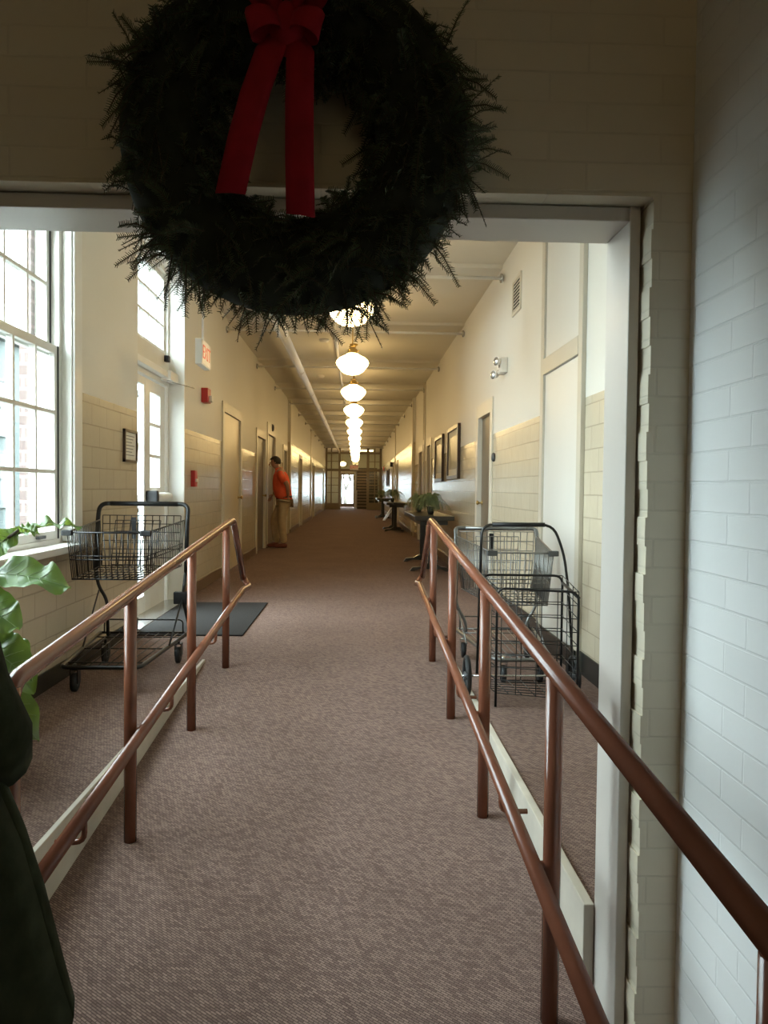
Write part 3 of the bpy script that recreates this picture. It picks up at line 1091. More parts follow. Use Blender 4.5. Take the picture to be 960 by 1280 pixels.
for ch in c.children:
    if ch.name.startswith('globe'):
        ch.data = ch.data.copy()
        ch.data.materials[0] = M['globe_fill']
c = copy_tree(pl)
c.location = (-0.78, 43.9, ZC - 0.09)
c['label'] = 'small lit globe beyond the glazed partition, left of the hall lamp row'

b = MB(); b.box(-0.25, 0.95, 44.1, 44.5, ZC - 0.07, ZC - 0.03)
lb = thing('ceiling_light', 'bright rectangular ceiling light beyond the glazed partition above the staircase', 'lamp', (0.25, 44.35, ZC))
b.build('diffuser', M['globe'], lb)
b = MB(); b.box(-0.28, 0.98, 44.07, 44.53, ZC - 0.03, ZC); b.build('housing', M['white_plastic'], lb)

# ------------------------------------------------------------------ ceiling pipes
o = thing('insulated_pipe', 'thick cream pipe running under the left side of the hall ceiling', 'pipe', (-0.95, 22, 3.1))
b = MB(); b.tube([(-0.95, 2.2 + 0.0, 3.12), (-0.95, 41.9, 3.12)], 0.058, 14); b.build('pipe', M['ceiling'], o)
for k in range(13):
    y = 4.0 + 3.0 * k
    h = MB(); h.torus((-0.95, y, 3.12), 0.062, 0.007, 'y', 16, 6); h.tube([(-0.95, y, 3.18), (-0.95, y, ZC)], 0.006, 6)
    h.build('hanger', M['cream'], o)
b = MB(); b.tube([(-0.31, 2.2, 3.27), (-0.31, 41.9, 3.27)], 0.022, 10)
tag(b.build('conduit', M['ceiling']), 'thin cream conduit along the ceiling beside the globe lamps', 'pipe')
bar = thing('ceiling_bar', 'cream pipe crossing the ceiling nearest the opening, short of the vent grille', 'pipe', (0, BARS[0], 3.225), 'cream pipes crossing the hall ceiling')
b = MB(); b.tube([(XL + 0.02, BARS[0], 3.225), (XR - 0.02, BARS[0], 3.225)], 0.017, 10); b.build('pipe', M['white'], bar)
for x in (XL + 0.02, XR - 0.02):
    sg = 1 if x < 0 else -1
    h = MB(); h.lathe([(0.045, -0.018), (0.045, 0.0), (0.03, 0.012)], (x, BARS[0], 3.225), 'x', 14)
    h.build('wall_flange', M['steel'], bar)
ordb = ['first', 'second', 'third', 'fourth', 'fifth', 'sixth', 'seventh', 'eighth', 'ninth', 'tenth', 'eleventh', 'farthest']
for k, y in enumerate(BARS[1:]):
    c = copy_tree(bar)
    c.location.y = y
    if y > 18:
        c.location.x = 0.0
        for ch in c.children:
            ch.scale.x = 0.966
    c['label'] = '%s cream pipe crossing the hall ceiling, counted from the opening' % ordb[k + 1]
for (x, y, lb) in ((-0.72, 15.3, 'round white smoke detector on the ceiling between thick pipe and globes, farther one'),
                   (-0.50, 11.6, 'round white smoke detector on the ceiling nearer the wreath')):
    b = MB(); b.lathe([(0.075, 0), (0.075, -0.02), (0.055, -0.045), (0.02, -0.05)], (x, y, ZC - 0.0005), 'z', 20)
    tag(b.build('smoke_detector', M['white_plastic']), lb, 'smoke detector', 'ceiling smoke detectors')


# ------------------------------------------------------------------ handrails
def rail_z(y, h):
    return h + -(RAMP_Y - y) / 13.0


def handrail(name, label, x, sgn, y_near, posts, y_end, y_top, low_near):
    o = thing(name, label, 'handrail', (x, 4.0, ramp_z(4.0)))
    R = 0.0225
    top = [(x, y_near, rail_z(y_near, 0.92)), (x, y_top, rail_z(y_top, 0.92)), (x, y_end, 0.47)]
    pts = rounded(top, 0.07, 6)
    if sgn < 0:      # left rail turns down into its last post
        pts = rounded([(x, y_near, rail_z(y_near, 0.92) - 0.13)] + top, 0.07, 6)
    t = MB(); t.tube(pts, R, 14)
    t.build('top_rail', M['rail'], o)
    xi = x - sgn * -0.0
    l = MB()
    xin = x - sgn * 0.048
    l.tube(rounded([(x, y_end, 0.475), (xin, y_end - 0.04, 0.42), (xin, y_end - 0.35, rail_z(y_end - 0.35, 0.415)), (xin, low_near, rail_z(low_near, 0.415))], 0.05, 5), R * 0.93, 14)
    l.build('lower_rail', M['rail'], o)
    for y in posts:
        p = MB()
        p.tube([(x, y, ramp_z(y) - 0.004), (x, y, rail_z(y, 0.92) - 0.01)], 0.0235, 14)
        po = p.build('post', M['rail'], o)
        k = MB()
        k.tube([(x, y, rail_z(y, 0.415)), (xin, y, rail_z(y, 0.415))], 0.011, 8)
        k.build('rail_spur', M['rail'], po)
    for y in [a - 0.62 for a in posts[:-1]]:
        br = MB()
        zl = rail_z(y, 0.415)
        br.tube(rounded([(xin, y, zl - 0.01), (xin, y, zl - 0.085), (xin + sgn * 0.085, y, zl - 0.085)], 0.03, 4), 0.0085, 8)
        br.build('bracket', M['rail'], o)
    return o


handrail('handrail', 'copper brown pipe handrail on the left side of the ramp', -0.83, -1, 1.87, [4.95, 3.92, 2.86, 1.87], 5.72, 5.22, 1.72)
handrail('handrail', 'copper brown pipe handrail on the right side of the ramp', 0.52, 1, 0.45, [5.1, 4.08, 3.03, 1.96, 0.9], 5.95, 5.32, 0.5)

# ------------------------------------------------------------------ floor mat
b = MB()
b.box(-1.70, -0.865, 5.93, 7.62, 0.0005, 0.012)
tag(b.build('door_mat', M['mat'], bevel=0.004), 'charcoal door mat on the carpet in front of the entrance door', 'mat')


# ------------------------------------------------------------------ shopping carts
def lerp(a, b_, t):
    return Vector(a) * (1 - t) + Vector(b_) * t


def grid_face(mb, a, b_, c, d, nu, nv, r=0.0029, n=5):
    """wires across quad a-b-c-d: nu lines from edge ab to edge dc, nv lines from ad to bc"""
    for i in range(nu + 1):
        mb.tube([lerp(a, b_, i / nu), lerp(d, c, i / nu)], r, n)
    for j in range(nv + 1):
        mb.tube([lerp(a, d, j / nv), lerp(b_, c, j / nv)], r, n)


def caster(parent, x, y, r, m_wheel):
    f = MB()
    f.box(x - 0.022, x - 0.018, y - 0.02, y + 0.03, r * 0.9, 2 * r + 0.02)
    f.box(x + 0.018, x + 0.022, y - 0.02, y + 0.03, r * 0.9, 2 * r + 0.02)
    f.box(x - 0.022, x + 0.022, y - 0.02, y + 0.03, 2 * r + 0.018, 2 * r + 0.024)
    f.tube([(x, y, 2 * r + 0.02), (x, y, 2 * r + 0.05)], 0.010, 8)
    fo = f.build('caster_fork', M['steel'] if m_wheel == 'z' else M['black_metal'], parent)
    w_ = MB()
    w_.lathe([(r - 0.012, -0.015), (r, -0.011), (r, 0.011), (r - 0.012, 0.015)], (x, y, r + 0.0005), 'x', 22)
    wo = w_.build('wheel', M['rubber'], fo)
    h = MB()
    h.lathe([(r * 0.5, -0.0165), (r * 0.5, 0.0165)], (x, y, r), 'x', 14)
    h.build('hub', M['plastic_grey'], wo)


def shopping_cart(label, cx, cxr, yf, yr, wtf, wtr, wbf, wbr, ztf, ztr, zb, zh, wh, metal, clip, kind, tray_f, tray_r, xoff=0.0):
    o = thing('shopping_cart', label, 'shopping cart', ((cx + cxr) / 2, (yf + yr) / 2, 0))
    A = lambda w_, f, z: ((cx if f == 0 else cxr) + w_ / 2, yf if f == 0 else yr, z)
    # basket corners
    tfl, tfr = Vector((cx - wtf / 2, yf, ztf)), Vector((cx + wtf / 2, yf, ztf))
    trl, trr = Vector((cxr - wtr / 2, yr, ztr)), Vector((cxr + wtr / 2, yr, ztr))
    yb = yf + 0.05
    bfl, bfr = Vector((cx - wbf / 2, yb, zb)), Vector((cx + wbf / 2, yb, zb))
    brl, brr = Vector((cxr - wbr / 2, yr - 0.02, zb + 0.02)), Vector((cxr + wbr / 2, yr - 0.02, zb + 0.02))
    g = MB()
    grid_face(g, bfl, bfr, tfr, tfl, 13, 2)
    grid_face(g, bfl, brl, trl, tfl, 20, 2)
    grid_face(g, bfr, brr, trr, tfr, 20, 2)
    grid_face(g, bfl, bfr, brr, brl, 12, 6)
    bk = g.build('basket', metal, o)
    r_ = MB()
    r_.tube([trl, tfl, tfr, trr], 0.0048, 8)
    zm = lerp(bfl, tfl, 0.42)
    r_.tube([lerp(brl, trl, 0.42), zm, lerp(bfr, tfr, 0.42), lerp(brr, trr, 0.42)], 0.0036, 6)
    r_.tube([brl, bfl, bfr, brr], 0.0045, 6)
    r_.build('rim', metal, bk)
    gt = MB()
    grid_face(gt, brl + Vector((0.01, -0.02, 0)), brr + Vector((-0.01, -0.02, 0)), trr + Vector((-0.02, -0.005, 0.03)), trl + Vector((0.02, -0.005, 0.03)), 11, 6)
    gt.build('rear_gate', metal, bk)
    # child seat: a second panel leaning forward
    cs_ = MB()
    p = [lerp(brl, brr, 0.2) + Vector((0, -0.13, 0.02)), lerp(brl, brr, 0.72) + Vector((0, -0.13, 0.02)), lerp(trl, trr, 0.75) + Vector((0, -0.06, 0)), lerp(trl, trr, 0.22) + Vector((0, -0.06, 0))]
    grid_face(cs_, *p, 6, 4)
    cs_.build('seat_panel', metal, bk)
    st_ = MB()
    c0 = lerp(trl, trr, 0.42)
    st_.box(c0.x - 0.014, c0.x + 0.014, c0.y - 0.035, c0.y - 0.03, ztr - 0.12, ztr + 0.02)
    st_.build('strap', M['plastic_black'], bk)
    for q in (tfl, tfr):
        k = MB()
        k.box(q.x - 0.03, q.x + 0.03, q.y - 0.012, q.y + 0.02, q.z - 0.018, q.z + 0.014)
        k.build('corner_bumper', clip, bk, bevel=0.005)
    # handle loop and rear legs
    xl, xr = cxr - wh / 2, cxr + wh / 2
    h = MB()
    h.tube(rounded([(xl, yr - 0.02, zb - 0.02), (xl, yr + 0.01, ztr), (xl, yr + 0.05, zh), (xr, yr + 0.05, zh), (xr, yr + 0.01, ztr), (xr, yr - 0.02, zb - 0.02)], 0.055, 6), 0.0145, 10)
    h.build('handle_frame', metal if kind == 'z' else M['black_metal'], o)
    hg = MB()
    hg.tube([(xl + 0.07, yr + 0.05, zh), (xr - 0.07, yr + 0.05, zh)], 0.0155, 12)
    hg.build('handle_grip', M['plastic_black'] if kind == 'b' else metal, o)
    zt = 0.165
    tw, tr_ = tray_f / 2, tray_r / 2
    for sg in (-1, 1):
        xs = cxr + sg * wh / 2
        lg = MB()
        if kind == 'b' and sg > 0:
            lg.tube(rounded([(xs, yr - 0.02, zb), (xs - 0.02, yr - 0.03, 0.43), (xs + 0.015, yr + 0.04, 0.2), (cxr + tr_, yr + 0.06, zt)], 0.05), 0.011, 8)
            lg.tube([(xs - 0.02, yr - 0.03, 0.43), (xs - 0.03, yr - 0.34, zt + 0.02)], 0.006, 6)
        else:
            lg.tube(rounded([(xs, yr - 0.02, zb), (xs - sg * 0.01, yr - 0.02, zb - 0.11), (xs - sg * 0.07, yr - 0.02, zb - 0.2), (xs - sg * 0.075, yr - 0.02, zt)], 0.06), 0.011, 8)
            lg.tube([(xs - sg * 0.02, yr - 0.02, zb - 0.13), (xs - sg * 0.03, yr - 0.36, zt)], 0.005, 6)
        lg.build('leg', metal, o)
    if kind == 'b':
        bb = MB(); xs = cxr + wh / 2 - 0.02
        bb.box(xs - 0.055, xs + 0.05, yr - 0.05, yr - 0.01, 0.39, 0.47)
        bb.build('brake_housing', M['plastic_black'], o, bevel=0.006)
    # lower tray
    t = MB()
    yt0, yt1 = yf - (0.11 if kind == 'b' else 0.06), yr + 0.06
    fl, fr = (cx - tw, yt0, zt - 0.02), (cx + tw, yt0, zt - 0.02)
    rl, rr = (cxr - tr_, yt1, zt + 0.02), (cxr + tr_, yt1, zt + 0.02)
    t.tube(rounded([rl, fl, fr, rr], 0.05), 0.0125, 8)
    t.tube([rl, rr], 0.008, 6)
    t.tube(rounded([Vector(rl) + Vector((0.03, -0.02, 0)), Vector(rl) + Vector((0.03, -0.02, 0.09)), Vector(rr) + Vector((-0.03, -0.02, 0.09)), Vector(rr) + Vector((-0.03, -0.02, 0))], 0.03), 0.005, 6)
    tro = t.build('tray', metal, o)
    tw_ = MB()
    a, b2, c, d = [Vector(q) for q in (fl, fr, rr, rl)]
    for i in range(1, 9):
        tw_.tube([lerp(a, b2, i / 9), lerp(d, c, i / 9)], 0.0028, 5)
    for j in (0.12, 0.5, 0.85):
        tw_.tube([lerp(a, d, j), lerp(b2, c, j)], 0.004, 5)
    tw_.build('tray_wires', metal, tro)
    for (x, y) in ((cx - tw + 0.06, yt0 + 0.05), (cx + tw - 0.06, yt0 + 0.05), (cxr - tr_ + 0.05, yt1 - 0.06), (cxr + tr_ - 0.05, yt1 - 0.06)):
        caster(o, x, y, 0.052, 'z' if kind == 'z' else 'b')
    return o


shopping_cart('black wire shopping cart parked by the left wall near the window', -1.405, -1.385, 4.38, 5.03, 0.44, 0.54, 0.42, 0.51,
              0.885, 0.93, 0.615, 1.035, 0.575, M['black_metal'], M['plastic_black'], 'b', 0.43, 0.57)
shopping_cart('grey zinc wire shopping cart behind the black folding cart on the right', 1.0, 0.965, 4.55, 5.22, 0.37, 0.55, 0.33, 0.48,
              0.775, 0.835, 0.455, 0.885, 0.56, M['zinc'], M['plastic_grey'], 'z', 0.34, 0.54)

# folding utility cart
uc = thing('utility_cart', 'tall black folding grocery cart with two wheels by the right wall', 'cart', (0.95, 4.1, 0))
FL, FR, RL, RR = (0.75, 4.02), (1.145, 3.88), (0.715, 4.30), (1.165, 4.27)
zt_f, zt_r, zbt = 0.632, 0.672, 0.075
bm_ = M['black_metal']
P = lambda q, z: Vector((q[0], q[1], z))
b = MB()
grid_face(b, P(FL, zbt), P(FR, zbt), P(FR, zt_f), P(FL, zt_f), 4, 8, 0.0026)
grid_face(b, P(RL, zbt), P(RR, zbt), P(RR, zt_r), P(RL, zt_r), 4, 8, 0.0026)
grid_face(b, P(FL, zbt), P(RL, zbt), P(RL, zt_r), P(FL, zt_f), 3, 8, 0.0026)
grid_face(b, P(FR, zbt), P(RR, zbt), P(RR, zt_r), P(FR, zt_f), 3, 8, 0.0026)
grid_face(b, P(FL, zbt), P(FR, zbt), P(RR, zbt), P(RL, zbt), 6, 6, 0.0026)
b.build('basket_wires', bm_, uc)
b = MB()
b.tube(rounded([P(FL, 0.001), P(FL, zt_f), P(FR, zt_f), P(FR, 0.001)], 0.05), 0.0068, 8)
b.build('front_loop', bm_, uc)
b = MB()
b.tube(rounded([P(RL, zbt), P(RL, zt_r), P(RR, zt_r), P(RR, zbt)], 0.05), 0.0068, 8)
b.tube([P(RR, zt_r - 0.04), P(FR, zt_f - 0.03)], 0.0085, 8)
b.tube([P(RL, zt_r - 0.04), P(FL, zt_f - 0.03)], 0.0085, 8)
b.build('rear_loop', bm_, uc)
b = MB()
b.tube(rounded([(0.698, 4.33, 0.10), (0.715, 4.335, 0.955), (1.125, 4.335, 0.955), (1.185, 4.32, 0.79), (1.215, 4.31, 0.56), (1.24, 4.29, 0.12)], 0.07), 0.0078, 8)
b.build('handle', bm_, uc)
b = MB()
b.tube([(0.775, 4.335, 0.955), (1.075, 4.335, 0.955)], 0.0125, 10)
b.build('grip', M['plastic_black'], uc)
b = MB(); b.tube([(0.60, 4.22, 0.116), (1.25, 4.22, 0.116)], 0.006, 8)
b.build('axle', M['steel'], uc)
for x in (0.625, 1.225):
    wv = MB(); wv.torus((x, 4.22, 0.116), 0.1035, 0.0125, 'x', 28, 10)
    wo = wv.build('wheel', M['rubber'], uc)
    sp = MB()
    for k in range(6):
        a = PI * k / 3
        sp.tube([(x, 4.22, 0.116), (x, 4.22 + 0.1 * math.cos(a), 0.116 + 0.1 * math.sin(a))], 0.005, 6)
    sp.lathe([(0.02, -0.018), (0.02, 0.018)], (x, 4.22, 0.116), 'x', 12)
    sp.build('spokes', M['plastic_grey'], wo)

# ------------------------------------------------------------------ tables with ferns
def table(y0, y1, label, posts):
    xm = 1.06
    o = thing('console_table', label, 'table', (xm, (y0 + y1) / 2, 0), 'dark pedestal tables along the right wall')
    t = MB(); t.box(0.80, 1.34, y0, y1, 0.722, 0.785); t.build('table_top', M['wood_dark'], o, bevel=0.006)
    a = MB(); a.box(0.88, 1.26, y0 + 0.1, y1 - 0.1, 0.66, 0.722); a.build('apron', M['wood_dark'], o)
    for y in posts:
        p = MB(); p.box(xm - 0.042, xm + 0.042, y - 0.042, y + 0.042, 0.09, 0.665)
        po = p.build('pedestal', M['wood_dark'], o, bevel=0.004)
        f = MB()
        f.prism([(0.76, 0.002), (0.80, 0.055), (0.92, 0.065), (1.0, 0.115), (1.12, 0.115), (1.2, 0.065), (1.28, 0.055), (1.32, 0.002), (1.26, 0.002), (1.2, 0.03), (0.9, 0.03), (0.82, 0.002)],
                'y', y - 0.04, y + 0.04)
        f.build('foot', M['wood_dark'], po, bevel=0.003)
    return o


table(10.4, 12.7, 'dark pedestal table along the right wall nearest the handrail, bearing two ferns', (10.75, 12.15))
table(20.2, 22.4, 'dark pedestal table along the right wall, middle one of the three', (20.75, 21.9))
table(29.4, 31.6, 'dark pedestal table along the right wall farthest down the hall', (29.9, 31.1))


def fern(x, y, z0, R, H, label, seed, n=54):
    rnd = random.Random(seed)
    o = thing('potted_fern', label, 'plant', (x, y, z0), 'ferns on the pedestal tables')
    p = MB(); p.lathe([(0.04, 0.001), (0.05, 0.05), (0.058, 0.10), (0.062, 0.11), (0.055, 0.11), (0.05, 0.09)], (x, y, z0), 'z', 18)
    p.build('pot', M['pot'], o)
    f = MB()
    for k in range(n):
        a = rnd.uniform(0, 2 * PI)
        L = rnd.uniform(0.55, 1.0)
        rad = R * L * rnd.uniform(0.5, 1.05)
        hh = H * rnd.uniform(0.55, 1.0) * (1.25 - 0.5 * rad / R)
        pts = []
        for i in range(9):
            t = i / 8
            rr = rad * t ** 0.8
            zz = 0.11 + hh * (1 - (2 * t * 0.95 - 0.9) ** 2) * 0.75 - 0.08 * t * t * rad / R
            pts.append(Vector((x + rr * math.cos(a), y + rr * math.sin(a), z0 + max(zz, 0.02))))
        f.tube(pts, [0.0022] * 8 + [0.0008], 4)
        side = Vector((-math.sin(a), math.cos(a), 0))
        for i in range(1, 8):
            for q in (0, 0.25, 0.5, 0.75):
                pp = pts[i].lerp(pts[i + 1], q)
                d = (pts[i + 1] - pts[i]).normalized()
                ll = 0.042 * (1 - 0.75 * (i + q) / 8.5) * rnd.uniform(0.8, 1.2)
                for sg in (-1, 1):
                    tip = pp + side * sg * ll + d * ll * 0.45 + Vector((0, 0, -0.3 * ll))
                    f.add([pp - d * 0.002, pp + d * 0.0055, tip], [(0, 1, 2)])
    f.build('fronds', M['fern'], o, recalc=False)
    return o


fern(1.10, 11.3, 0.785, 0.34, 0.30, 'green fern on the nearest pedestal table, at the near end', 1, 70)
fern(1.02, 12.45, 0.785, 0.30, 0.27, 'green fern on the nearest pedestal table, at its far end', 2)
fern(1.0, 21.2, 0.785, 0.42, 0.34, 'green fern on the middle pedestal table', 3, 64)
fern(1.0, 30.2, 0.785, 0.36, 0.30, 'green fern on the farthest pedestal table', 4, 60)
fs = thing('folded_sign', 'white folded board leaning on the right wall between the middle and far tables', 'sign', (1.1, 28.0, 0))
for dx in (0.0, 0.05):
    b = MB()
    b.prism([(0.98 + dx, 0.002), (1.01 + dx, 0.002), (1.375, 0.60 - dx * 3), (1.345, 0.61 - dx * 3)], 'y', 27.75, 28.1)
    b.build('board', M['white_plastic'], fs)


# ------------------------------------------------------------------ pictures, notice, vent, lights, alarms
def picture(y0, y1, z0, z1, label, xw_=XR, mat_w=0.09):
    o = thing('framed_picture', label, 'picture', (xw_, (y0 + y1) / 2, z0), 'dark framed pictures on the right wall')
    f = MB(); fw = 0.06; d = 0.045
    f.box(xw_ - d, xw_ - 0.001, y0, y0 + fw, z0, z1); f.box(xw_ - d, xw_ - 0.001, y1 - fw, y1, z0, z1)
    f.box(xw_ - d, xw_ - 0.001, y0 + fw, y1 - fw, z0, z0 + fw); f.box(xw_ - d, xw_ - 0.001, y0 + fw, y1 - fw, z1 - fw, z1)
    f.build('frame', M['wood_frame'], o, bevel=0.005)
    m_ = MB(); m_.box(xw_ - 0.02, xw_ - 0.012, y0 + fw, y1 - fw, z0 + fw, z1 - fw); m_.build('mount', M['paper'], o)
    a = MB(); a.box(xw_ - 0.023, xw_ - 0.02, y0 + fw + mat_w, y1 - fw - mat_w, z0 + fw + mat_w, z1 - fw - mat_w); a.build('print', M['art'], o)
    return o


picture(10.55, 11.80, 1.30, 2.07, 'dark framed picture nearest the doorway on the right wall')
picture(12.5, 13.7, 1.28, 2.06, 'dark framed picture on the right wall above the far end of the first table')
picture(32.0, 32.8, 1.25, 1.98, 'small dark framed picture far down the right wall, nearer of the pair', XR - 0.05)
picture(33.8, 34.8, 1.25, 1.98, 'small dark framed picture far down the right wall, farther of the pair', XR - 0.05)

no = thing('framed_notice', 'small black framed notice on the tiles between window and entrance', 'notice', (XL, 5.92, 1.33))
b = MB(); y0, y1, z0, z1 = 5.76, 6.09, 1.33, 1.575
for q in ((y0, y0 + 0.018, z0, z1), (y1 - 0.018, y1, z0, z1), (y0, y1, z0, z0 + 0.018), (y0, y1, z1 - 0.018, z1)):
    b.box(XL + 0.0005, XL + 0.02, *q)
b.build('frame', M['wood_frame'], no)
b = MB(); b.box(XL + 0.001, XL + 0.008, y0 + 0.018, y1 - 0.018, z0 + 0.018, z1 - 0.018); b.build('sheet', M['paper'], no)
b = MB()
for k in range(7):
    z = z1 - 0.05 - k * 0.024
    b.box(XL + 0.008, XL + 0.0085, y0 + 0.06, y1 - 0.06 - 0.03 * (k % 3), z, z + 0.006)
b.build('printed_lines', M['ink'], no)
b = MB(); b.box(XL + 0.0005, XL + 0.012, 6.10, 6.14, 1.42, 1.50)
tag(b.build('keypad', M['plastic_grey'], bevel=0.003), 'small grey plate on the wall edge right of the framed notice', 'switch')

vt = thing('vent_grille', 'louvred vent grille high on the right wall', 'vent', (XR, 6.9, 2.9))
y0, y1, z0, z1 = 6.72, 7.08, 2.74, 3.07
b = MB()
for q in ((y0, y0 + 0.03, z0, z1), (y1 - 0.03, y1, z0, z1), (y0 + 0.03, y1 - 0.03, z0, z0 + 0.03), (y0 + 0.03, y1 - 0.03, z1 - 0.03, z1)):
    b.box(XR - 0.015, XR - 0.0005, *q)
b.build('frame', M['cream'], vt)
b = MB(); b.box(XR - 0.004, XR - 0.0006, y0 + 0.03, y1 - 0.03, z0 + 0.03, z1 - 0.03); b.build('shade_panel', M['vent_shade'], vt)  # flat dark sheet standing in for the shade behind the slats
for k in range(9):
    z = z0 + 0.035 + k * 0.0305
    s_ = MB(); s_.hexa([(XR - 0.005, y0 + 0.03, z + 0.010), (XR - 0.014, y0 + 0.03, z), (XR - 0.014, y1 - 0.03, z), (XR - 0.005, y1 - 0.03, z + 0.010),
                        (XR - 0.005, y0 + 0.03, z + 0.022), (XR - 0.014, y0 + 0.03, z + 0.012), (XR - 0.014, y1 - 0.03, z + 0.012), (XR - 0.005, y1 - 0.03, z + 0.022)])
    s_.build('slat', M['cream'], vt)

el = thing('emergency_light', 'white twin-headed emergency light on the upper right wall', 'emergency light', (XR, 7.4, 2.3))
b = MB(); b.box(XR - 0.07, XR - 0.0005, 7.30, 7.50, 2.27, 2.42)
eb = b.build('housing', M['white_plastic'], el, bevel=0.012)
b = MB(); b.box(XR - 0.078, XR - 0.074, 7.33, 7.36, 2.32, 2.36); b.box(XR - 0.078, XR - 0.074, 7.40, 7.41, 2.30, 2.31)
b.build('test_button', M['plastic_grey'], eb)
for (y, z) in ((7.47, 2.27), (7.31, 2.375)):
    h = MB()
    h.lathe([(0.018, 0.0), (0.026, 0.015), (0.045, 0.05), (0.046, 0.06)], (0, 0, 0), 'x', 16)
    Rm = Matrix.Rotation(math.radians(210), 3, 'Z')
    h.v = [tuple(Rm @ Vector(p) + Vector((XR - 0.06, y + 0.03, z))) for p in h.v]
    ho = h.build('lamp_head', M['white_plastic'], el)
    l = MB(); l.lathe([(0.041, 0.0605), (0.03, 0.068), (0.005, 0.072)], (0, 0, 0), 'x', 16)
    l.v = [tuple(Rm @ Vector(p) + Vector((XR - 0.06, y + 0.03, z))) for p in l.v]
    l.build('lens', M['steel'], ho)

b = MB(); b.lathe([(0.045, 0), (0.045, -0.02), (0.03, -0.03), (0.008, -0.032)], (XR - 0.0005, 7.93, 1.49), 'x', 18)
b.v = [(p[0] - 0.0, p[1], p[2]) for p in b.v]
tag(b.build('door_stop_holder', M['plastic_grey']), 'small round grey fitting on the tiles beside the right doorway', 'wall fitting')

# exit sign hung from the ceiling
ex = thing('exit_sign', 'white exit sign with red letters hanging from the ceiling by the entrance', 'exit sign', (-1.215, 6.12, 2.2))
b = MB(); b.box(-1.24, -1.19, 5.95, 6.30, 2.09, 2.285); b.build('housing', M['white_plastic'], ex, bevel=0.004)
b = MB(); b.box(-1.19, -1.187, 5.96, 6.29, 2.10, 2.275); b.build('face', M['exit_face'], ex)
for sg in (1,):
    mw = Matrix.Translation((-1.186, 6.125, 2.187)) @ Matrix.Rotation(PI / 2, 4, 'Z') @ Matrix.Rotation(PI / 2, 4, 'X')
    text_mesh('lettering', 'EXIT', 0.15, M['exit_red'], ex, mw, 0.001)
b = MB(); b.tube([(-1.215, 6.12, 2.28), (-1.215, 6.12, ZC - 0.0)], 0.009, 8); b.lathe([(0.05, 0), (0.045, -0.02), (0.012, -0.03)], (-1.215, 6.12, ZC - 0.0005), 'z', 16)
b.build('rod', M['white_plastic'], ex)

ex2 = thing('exit_sign', 'small red lit exit sign above the doorway at the far end of the hall', 'exit sign', (-0.15, 41.6, 2.3))
b = MB(); b.box(-0.36, 0.10, 41.86, 41.93, 2.16, 2.44); b.build('housing', M['exit_face'], ex2)
mw = Matrix.Translation((-0.13, 41.858, 2.30)) @ Matrix.Rotation(PI / 2, 4, 'X')
text_mesh('lettering', 'EXIT', 0.22, M['exit_red'], ex2, mw, 0.002)
b = MB(); b.box(-0.16, -0.10, 41.93, 42.02, 2.14, 2.20); b.build('bracket', M['taupe'], ex2)

fa = thing('fire_alarm', 'red fire alarm horn on the plaster right of the exit sign', 'fire alarm', (XL, 8.75, 2.17))
b = MB(); b.box(XL + 0.0005, XL + 0.075, 8.62, 8.80, 2.09, 2.25); b.build('body', M['red_plastic'], fa, bevel=0.006)
b = MB(); b.box(XL + 0.075, XL + 0.11, 8.68, 8.76, 2.10, 2.17); b.build('strobe', M['white_plastic'], fa, bevel=0.006)
pp = thing('fire_pull_station', 'small red fire pull station on the tiles right of the entrance', 'fire alarm', (XL, 8.16, 1.24))
b = MB(); b.box(XL + 0.0005, XL + 0.045, 8.10, 8.22, 1.15, 1.32); b.build('body', M['red_plastic'], pp, bevel=0.005)
b = MB(); b.box(XL + 0.045, XL + 0.056, 8.115, 8.205, 1.20, 1.235); b.build('pull_handle', M['white_plastic'], pp)
b = MB(); b.lathe([(0.07, 0), (0.075, 0.03), (0.05, 0.05), (0.01, 0.055)], (XL + 0.001, 15.7, 2.36), 'x', 18)
tag(b.build('alarm_bell', M['plastic_black']), 'round dark alarm bell above the door where the man stands', 'bell')
b = MB(); b.box(XR - 0.17, XR - 0.0505, 28.75, 28.95, 1.98, 2.15)
tag(b.build('wall_speaker', M['plastic_black'], bevel=0.005), 'small black box fixed high on the far right wall', 'speaker')
b = MB(); b.box(XR - 0.1, XR - 0.0505, 38.2, 38.45, 2.05, 2.25)
tag(b.build('strobe_light', M['red_plastic'], bevel=0.005), 'tiny red alarm on the right wall near the far partition', 'fire alarm')


